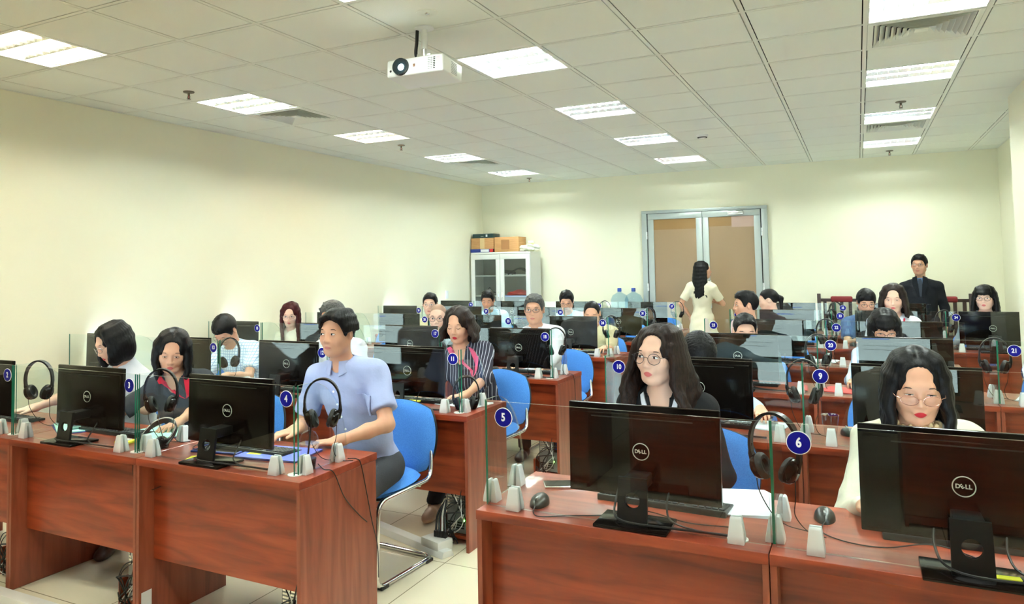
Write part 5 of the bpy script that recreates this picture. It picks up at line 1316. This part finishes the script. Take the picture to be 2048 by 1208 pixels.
person('woman with a black bob and glasses in a white polo, leaning forward', (-4.18, -2.40, 1.280), yaw=-8, hyaw=-14, pitch=24, roll=-6, sex='f', hip=(-4.22, -2.17), shirt='white', hair='bob', hcol='black',
       hopt=dict(part=.012, flare=.004, inward=.012, face=(.056, .10), hairtop=.062, n=44, vol=.004, phi=128), skin=0, lips=1, specs=(rim_s, .024, .018, -.003), eyes='down', collar=('white', .5, .022), lod=0,
       hands={-1: ((-4.40, -2.78, .79), (-.55, -.83, -.12)), 1: ((-3.94, -2.62, .86), (-.3, -.8, .35), (.8, .3, -.6))})
PB = person('woman with shoulder-length black hair in a charcoal polo with red collar, head bowed', (-3.63, -2.42, 1.250), yaw=30, hyaw=43, pitch=17, roll=4, sex='f', hip=(-3.70, -2.15), shirt='charcoal', hair='lob', hcol='black',
       hopt=dict(part=.006, flare=.002, inward=.004, face=(.062, .108), hairtop=.068, n=40, vol=.004, phi=116), skin=1, lips=2, eyes='down', lod=0, hs=1.0, vneck=.04, shoes=shoe_m, feet={-1: (-3.93, -2.57)},
       hands={-1: ((-3.78, -2.68, .90), (.1, -.75, .55), (-.6, .3, -.7)), 1: ((-3.30, -2.66, .79), (.1, -.9, -.12), (.8, .3, -.6))})
P = person('woman with long wavy dark hair and round glasses in a black jacket', (-.825, -2.42, 1.338), yaw=-4, hyaw=-13, pitch=1, roll=2, sex='f', hip=(-.80, -2.17), shirt='black', sleeve='long', hair='curly', hcol='brown',
       hopt=dict(part=.018, flare=.022, wave=.017, face=(.060, .104), hairtop=.076, n=44, vol=.004, phi=120, gaze=-.0015), skin=2, lips=2, specs=(rim_d, .0245, .0225, -.003), eyes='open', lod=0, vneck=.07)
JACKET = P
P = person('woman with shoulder-length black hair and thin glasses in a cream blouse', (.070, -2.52, 1.278), yaw=2, hyaw=4, pitch=12, sex='f', hip=(.11, -2.17), shirt='cream', sleeve='long', hair='lob', hcol='black',
       hopt=dict(part=.004, flare=.004, wave=.005, face=(.061, .106), hairtop=.076, n=44, vol=.0, phi=122, loose=.03), skin=1, lips=1, specs=(rim_p, .0265, .0175, -.013), eyes='down', lod=0, hs=1.0,
       hands={-1: ((-.10, -2.72, .785),), 1: ((.30, -2.74, .785),)})
rf = MB(); N_ = P['N']; rn = random.Random(2)
for q in range(46):                                   # ruffled collar
    a = 2*PI*q/46; r0 = .066+.006*math.sin(q*2.4); ctr = N_+np.array((r0*math.cos(a), .004+r0*math.sin(a), .0+.010*math.sin(a)))
    lump(rf, tuple(ctr+np.array((0, 0, rn.uniform(0, .014)))), (.014, .014, .022), C['beige'], q, amp=.3)
P['part']('ruffle', rf)
def surf(P, x, z):
    kv = P['kv']; d = (kv[:, 0]-x)**2+(kv[:, 2]-z)**2; m = d < .013**2
    return float(kv[m, 1].min()) if m.any() else float(kv[d.argmin(), 1])
def patch(mb, P, rows, off, m):
    """cloth piece that lies on the garment: rows of (x, z) points"""
    a, b = len(rows), len(rows[0]); vs = []
    for d in (-off, .004): vs += [(x, surf(P, x, z)+d, z) for r in rows for (x, z) in r]
    fs = []; K = a*b
    for i in range(a-1):
        for j in range(b-1): q = [i*b+j, i*b+j+1, (i+1)*b+j+1, (i+1)*b+j]; fs += [q, [K+t for t in q[::-1]]]
    ring = [i*b for i in range(a)]+[(a-1)*b+j for j in range(1, b)]+[i*b+b-1 for i in range(a-2, -1, -1)]+[j for j in range(b-2, 0, -1)]
    for t in range(len(ring)): p, q = ring[t], ring[(t+1) % len(ring)]; fs.append([p, q, K+q, K+p])
    mb.add(vs, fs, m, True)
def open_collar(P, m, low, wd):
    q = MB(); N_, at = P['N'], P['at']; zl = float(at(low)[2]); zt = float(N_[2])+.004; n = 9
    for s in (-1, 1):
        rows = []
        for t in range(n):
            u = t/(n-1); xi = N_[0]*(1-u)+s*(.064*(1-u)**.8+.003); z = zt+(zl-zt)*u; w_ = wd*(1-u)**.45*(1.0 if u > .34 else .55+.45*u/.34)
            rows.append([(xi+s*w_*v/3, z+(.018*(v/3)*(1-u) if u > .3 else -.004*v)) for v in range(4)])
        patch(q, P, rows, .006, m)
    P['part']('collar', q)
open_collar(PB, C['red'], .70, .050)
open_collar(JACKET, C['white'], .66, .022)
q = MB(); z_ = [float(MAN['at'](u)[2]) for u in (.56, .74)]
patch(q, MAN, [[(.040+.012*k, z_[0]+.014*abs(k-4)*0+(z_[1]-z_[0])*r/6) for k in range(9)] for r in range(7)], .0035, C['paleblue']); MAN['part']('chest_pocket', q)
# second row
person('man with black hair in a pale checked shirt, head bowed low', (-4.66, -.99, 1.235), yaw=12, hyaw=8, pitch=48, hip=(-4.62, -.72), shirt='check', sleeve='short', hair='short', hopt=dict(vol=.006), skin=1, eyes='down', specs=(rim_s, .026, .017, -.004), collar=('check', .5, .02), lod=1,
       hands={-1: ((-4.72, -1.30, .80), (.35, -.9, .1)), 1: ((-4.40, -1.22, .785), (-.8, -.55, -.1))})
person('man with thick greying hair in white behind the man in pale blue', (-3.60, -.96, 1.350), yaw=0, hyaw=5, pitch=6, hip=(-3.58, -.74), shirt='white', sleeve='long', hair='short', hcol='grey', hopt=dict(vol=.006), skin=1, collar=('white', .5, .026), lod=1)
P = person('woman with brown hair and a rose collar on a navy pinstriped blouse', (-2.525, -.96, 1.315), yaw=14, hyaw=6, pitch=10, sex='f', hip=(-2.44, -.74), shirt='pinstripe', sleeve='elbow', hair='lob', hcol='brown',
       hopt=dict(part=-.012, flare=.016, wave=.008, len=.15, face=(.060, .106), hairtop=.074, n=38, vol=.004, phi=112, fx=-.006), skin=1, lips=1, eyes='shut', lod=0, vneck=.055, shoes=shoe_t, feet={-1: (-2.56, -1.26), 1: (-2.36, -1.16)},
       hands={-1: ((-2.55, -1.30, .785), (-.3, -.9, -.1)), 1: ((-2.30, -1.27, .785), (-.5, -.85, -.1), (.9, .3, -.6))})
open_collar(P, C['rose'], .64, .056)
person('woman bent far over with pulled-back black hair behind glass 10', (-.93, -1.02, 1.190), yaw=20, hyaw=36, pitch=58, roll=8, sex='f', hip=(-.98, -.74), shirt='ltblue', sleeve='long', hair='tail', hopt=dict(updo=1, notail=1, vol=.008, strand=.0022), skin=1, eyes='down', lod=1, hs=1.06,
       hands={-1: ((-1.05, -1.30, .785),), 1: ((-.52, -1.32, .79), (.2, -.9, -.1))})
# third row
person('woman with long reddish hair and glasses in a cream cardigan', (-5.24, .47, 1.260), yaw=20, hyaw=30, pitch=12, sex='f', hip=(-5.26, .69), shirt='cream', sleeve='long', hair='straight', hcol='red', hopt=dict(part=.01, flare=.0, face=(.052, .104), hairtop=.062, n=30, phi=118), skin=2, lips=2, specs=(rim_s, .025, .020, -.003), lod=1)
person('man with a shaved head and dark round glasses behind glass 17', (-3.50, .47, 1.265), yaw=8, hyaw=18, pitch=4, hip=(-3.46, .69), shirt='grey', hair='buzz', skin=2, specs=(rim_d, .026, .021, -.003), lod=1)
person('man with short greying hair and glasses in a white shirt', (-2.555, .47, 1.350), yaw=6, hyaw=12, pitch=2, hip=(-2.52, .68), shirt='white', sleeve='long', hair='short', hcol='grey', hopt=dict(vol=.002, hairline=.062), skin=1, specs=(rim_d, .0265, .0165, -.002), collar=('white', .5, .026), lod=1,
       hands={-1: ((-2.62, .12, .785),), 1: ((-2.30, .12, .785), (-.3, -.9, -.1))})
person('man with a high black hairline in dark teal behind the monitor', (-.855, .45, 1.210), yaw=6, hyaw=14, pitch=14, hip=(-.84, .69), shirt='teal', sleeve='long', hair='short', hopt=dict(hairline=.074, vol=-.002), skin=0, eyes='down', lod=1)
person('woman with a black fringe and dark-rimmed glasses in a striped shirt', (.055, .43, 1.245), yaw=0, hyaw=4, pitch=24, sex='f', hip=(.06, .69), shirt='bluestripe', sleeve='long', hair='long', hopt=dict(part=.0, flare=.0, face=(.056, .10), hairtop=.036, n=30, bangs=.022), skin=1, specs=(rim_d, .0265, .018, -.004), eyes='down', lod=1,
       hands={-1: ((-.15, .10, .785),), 1: ((.25, .10, .785),)})
P = person('person in a navy top with white sleeve stripes reaching over the desk', (1.07, .42, 1.30), yaw=-10, hyaw=-10, pitch=14, hip=(1.10, .66), shirt='navy', sleeve='long', hair='short', skin=0, lod=1, trousers=trouser_n,
       hands={-1: ((.80, .02, .80), (.75, -.6, -.2), (-.9, .2, -.5)), 1: ((1.25, .05, .79),)})
q = MB(); S0, E_, Wl, _ = P['arms'][-1]
for d in (-.35, 0, .35):
    pts = []
    for t in range(15):
        u = t/14; c_ = S0+(E_-S0)*min(u*2, 1) if u < .5 else E_+(Wl-E_)*(u-.5)*1.8
        n_ = np.array((-.35, -.75, .55)); n_ = n_/np.linalg.norm(n_); sd = np.cross(n_, (E_-S0)/np.linalg.norm(E_-S0)); r_ = .074-.020*u
        pts.append(tuple(c_+n_*r_*math.cos(d)+sd*r_*math.sin(d)))
    q.tube(spline(pts, 2), .0065, C['white'], 6)
P['part']('sleeve_stripe', q)
# fourth row
person('man with black hair and thin glasses behind the shaven-headed man', (-4.41, 1.88, 1.310), yaw=6, hyaw=20, pitch=4, hip=(-4.38, 2.10), shirt='khaki', hair='short', hopt=dict(hairline=.064), skin=0, specs=(rim_s, .026, .017, -.003), lod=2)
person('balding man in a pale khaki shirt looking down behind glass 24', (-2.505, 1.88, 1.230), yaw=6, hyaw=12, pitch=20, hip=(-2.47, 2.10), shirt='khaki', sleeve='elbow', hair='thin', hopt=dict(hairline=.090, vol=-.003), skin=1, eyes='down', lod=1, hands={-1: ((-2.6, 1.56, .785),), 1: ((-2.28, 1.54, .785),)})
person('man in a pale pink shirt turned in profile to the left behind glass 23', (-1.03, 1.90, 1.325), yaw=-40, hyaw=-66, pitch=0, hip=(-.98, 2.08), shirt='pink', sleeve='long', hair='short', hopt=dict(vol=.004), skin=1, lod=1, collar=('pink', .5, .022))
P = person('woman with brown hair and a red lanyard on a white shirt', (.165, 1.90, 1.385), yaw=0, hyaw=-4, pitch=8, sex='f', hip=(.16, 2.10), shirt='white', sleeve='long', hair='lob', hcol='brown', hopt=dict(part=.006, flare=.008, face=(.060, .104), hairtop=.068, n=30), skin=2, lips=2, eyes='down', lod=1)
q = MB(); N_, at = P['N'], P['at']
for s in (-1, 1): q.tube([tuple(N_+np.array((s*.066, .03, .004))), tuple(N_+np.array((s*.075, -.05, -.02))), tuple(at(.82, s*.06, -.142)), tuple(at(.6, s*.02, -.155)), tuple(at(.5, 0, -.15))], .007, C['red'], 6)
P['part']('lanyard', q)
# fifth row
person('man with neat black hair looking down in a light blue shirt behind glass 29', (-4.37, 3.30, 1.290), yaw=6, hyaw=14, pitch=18, hip=(-4.34, 3.52), shirt='ltblue', hair='short', hopt=dict(vol=.003), skin=3, eyes='down', lod=2)
person('man with black hair and dark glasses looking down behind glass 30', (-3.29, 3.30, 1.285), yaw=4, hyaw=14, pitch=20, hip=(-3.27, 3.52), shirt='ltblue', hair='short', hopt=dict(vol=.004), skin=1, eyes='down', specs=(rim_d, .026, .019, -.003), lod=2)
person('woman with a black ponytail seen in profile from the left behind glass 32', (-.975, 3.32, 1.305), yaw=-60, hyaw=-86, pitch=6, sex='f', hip=(-.93, 3.5), shirt='white', hair='tail', skin=2, lod=2)
person('man with a black fringe and glasses in blue denim behind glass 33', (-.03, 3.30, 1.295), yaw=4, hyaw=10, pitch=18, hip=(-.02, 3.52), shirt='denim', hair='short', hopt=dict(hairline=.036, vol=.005), skin=1, eyes='down', specs=(rim_d, .026, .019, -.003), lod=2, hands={-1: ((-.14, 2.98, .79),), 1: ((.12, 2.98, .79),)})
person('woman with long dark hair, fringe and round glasses in a grey top', (.985, 3.30, 1.335), yaw=-8, hyaw=-14, pitch=2, sex='f', hip=(.97, 3.5), shirt='grey', sleeve='long', hair='long', hopt=dict(part=.0, face=(.056, .10), hairtop=.038, n=26, bangs=.026, phi=110), skin=2, lips=2, specs=(rim_d, .025, .021, -.003), lod=2)
# standing
P = person('standing man in a black suit, blue shirt and dark tie by the back wall', (.565, 5.10, 1.66), yaw=-6, hyaw=-16, standing=True, neck=.028, hip=(.58, 5.13), shirt='suit', sleeve='long', hair='short', hopt=dict(vol=.002), skin=1, specs=(rim_d, .027, .017, -.002), collar=('slate', .32, .030), lod=1, top='jacket', trousers=trouser_d)
q = MB(); at = P['at']
q.prism([(-.062, .13), (.062, .13), (.006, -.16), (-.006, -.16)], -.004, .004, C['slate'], 'y', T=Matrix.Translation(Vector(at(.80, 0, -.124, 0))) @ Matrix.Rotation(.10, 4, 'X')); P['part']('shirt_front', q)
q = MB(); q.prism([(-.014, .12), (.014, .12), (.020, .095), (.026, -.16), (-.026, -.16), (-.020, .095)], -.005, .005, mat('dark_tie', srgb(22, 30, 44), .6), 'y', T=Matrix.Translation(Vector(at(.80, 0, -.130, 0))) @ Matrix.Rotation(.10, 4, 'X')); P['part']('tie', q)
q = MB()
for s in (-1, 1): q.prism([(s*.030, .155), (s*.078, .135), (s*.082, .06), (s*.012, -.165), (s*.002, -.165)], -.006, .004, C['suit'], 'y', T=Matrix.Translation(Vector(at(.80, 0, -.132, 0))) @ Matrix.Rotation(.10, 4, 'X'))
P['part']('lapel', q)
person('standing woman in a cream dress seen from behind at the doors', (-1.955, 5.05, 1.625), yaw=168, hyaw=104, standing=True, sex='f', hip=(-1.985, 5.07), shirt='dress', sleeve='short', hair='straight', hopt=dict(part=.0, flare=.014, face=(.054, .10), hairtop=.06, n=34, phi=112, wave=.002), skin=1, lips=2, lod=1, skirt=True, top='dress', shoes=shoe_t,
       hands={-1: ((-1.84, 5.30, 1.06), (-.5, .8, .1), (-.8, .3, -.6)), 1: ((-2.16, 5.12, .86), (.1, .3, -.9), (.5, .5, -.1))})
bpy.context.view_layer.update()
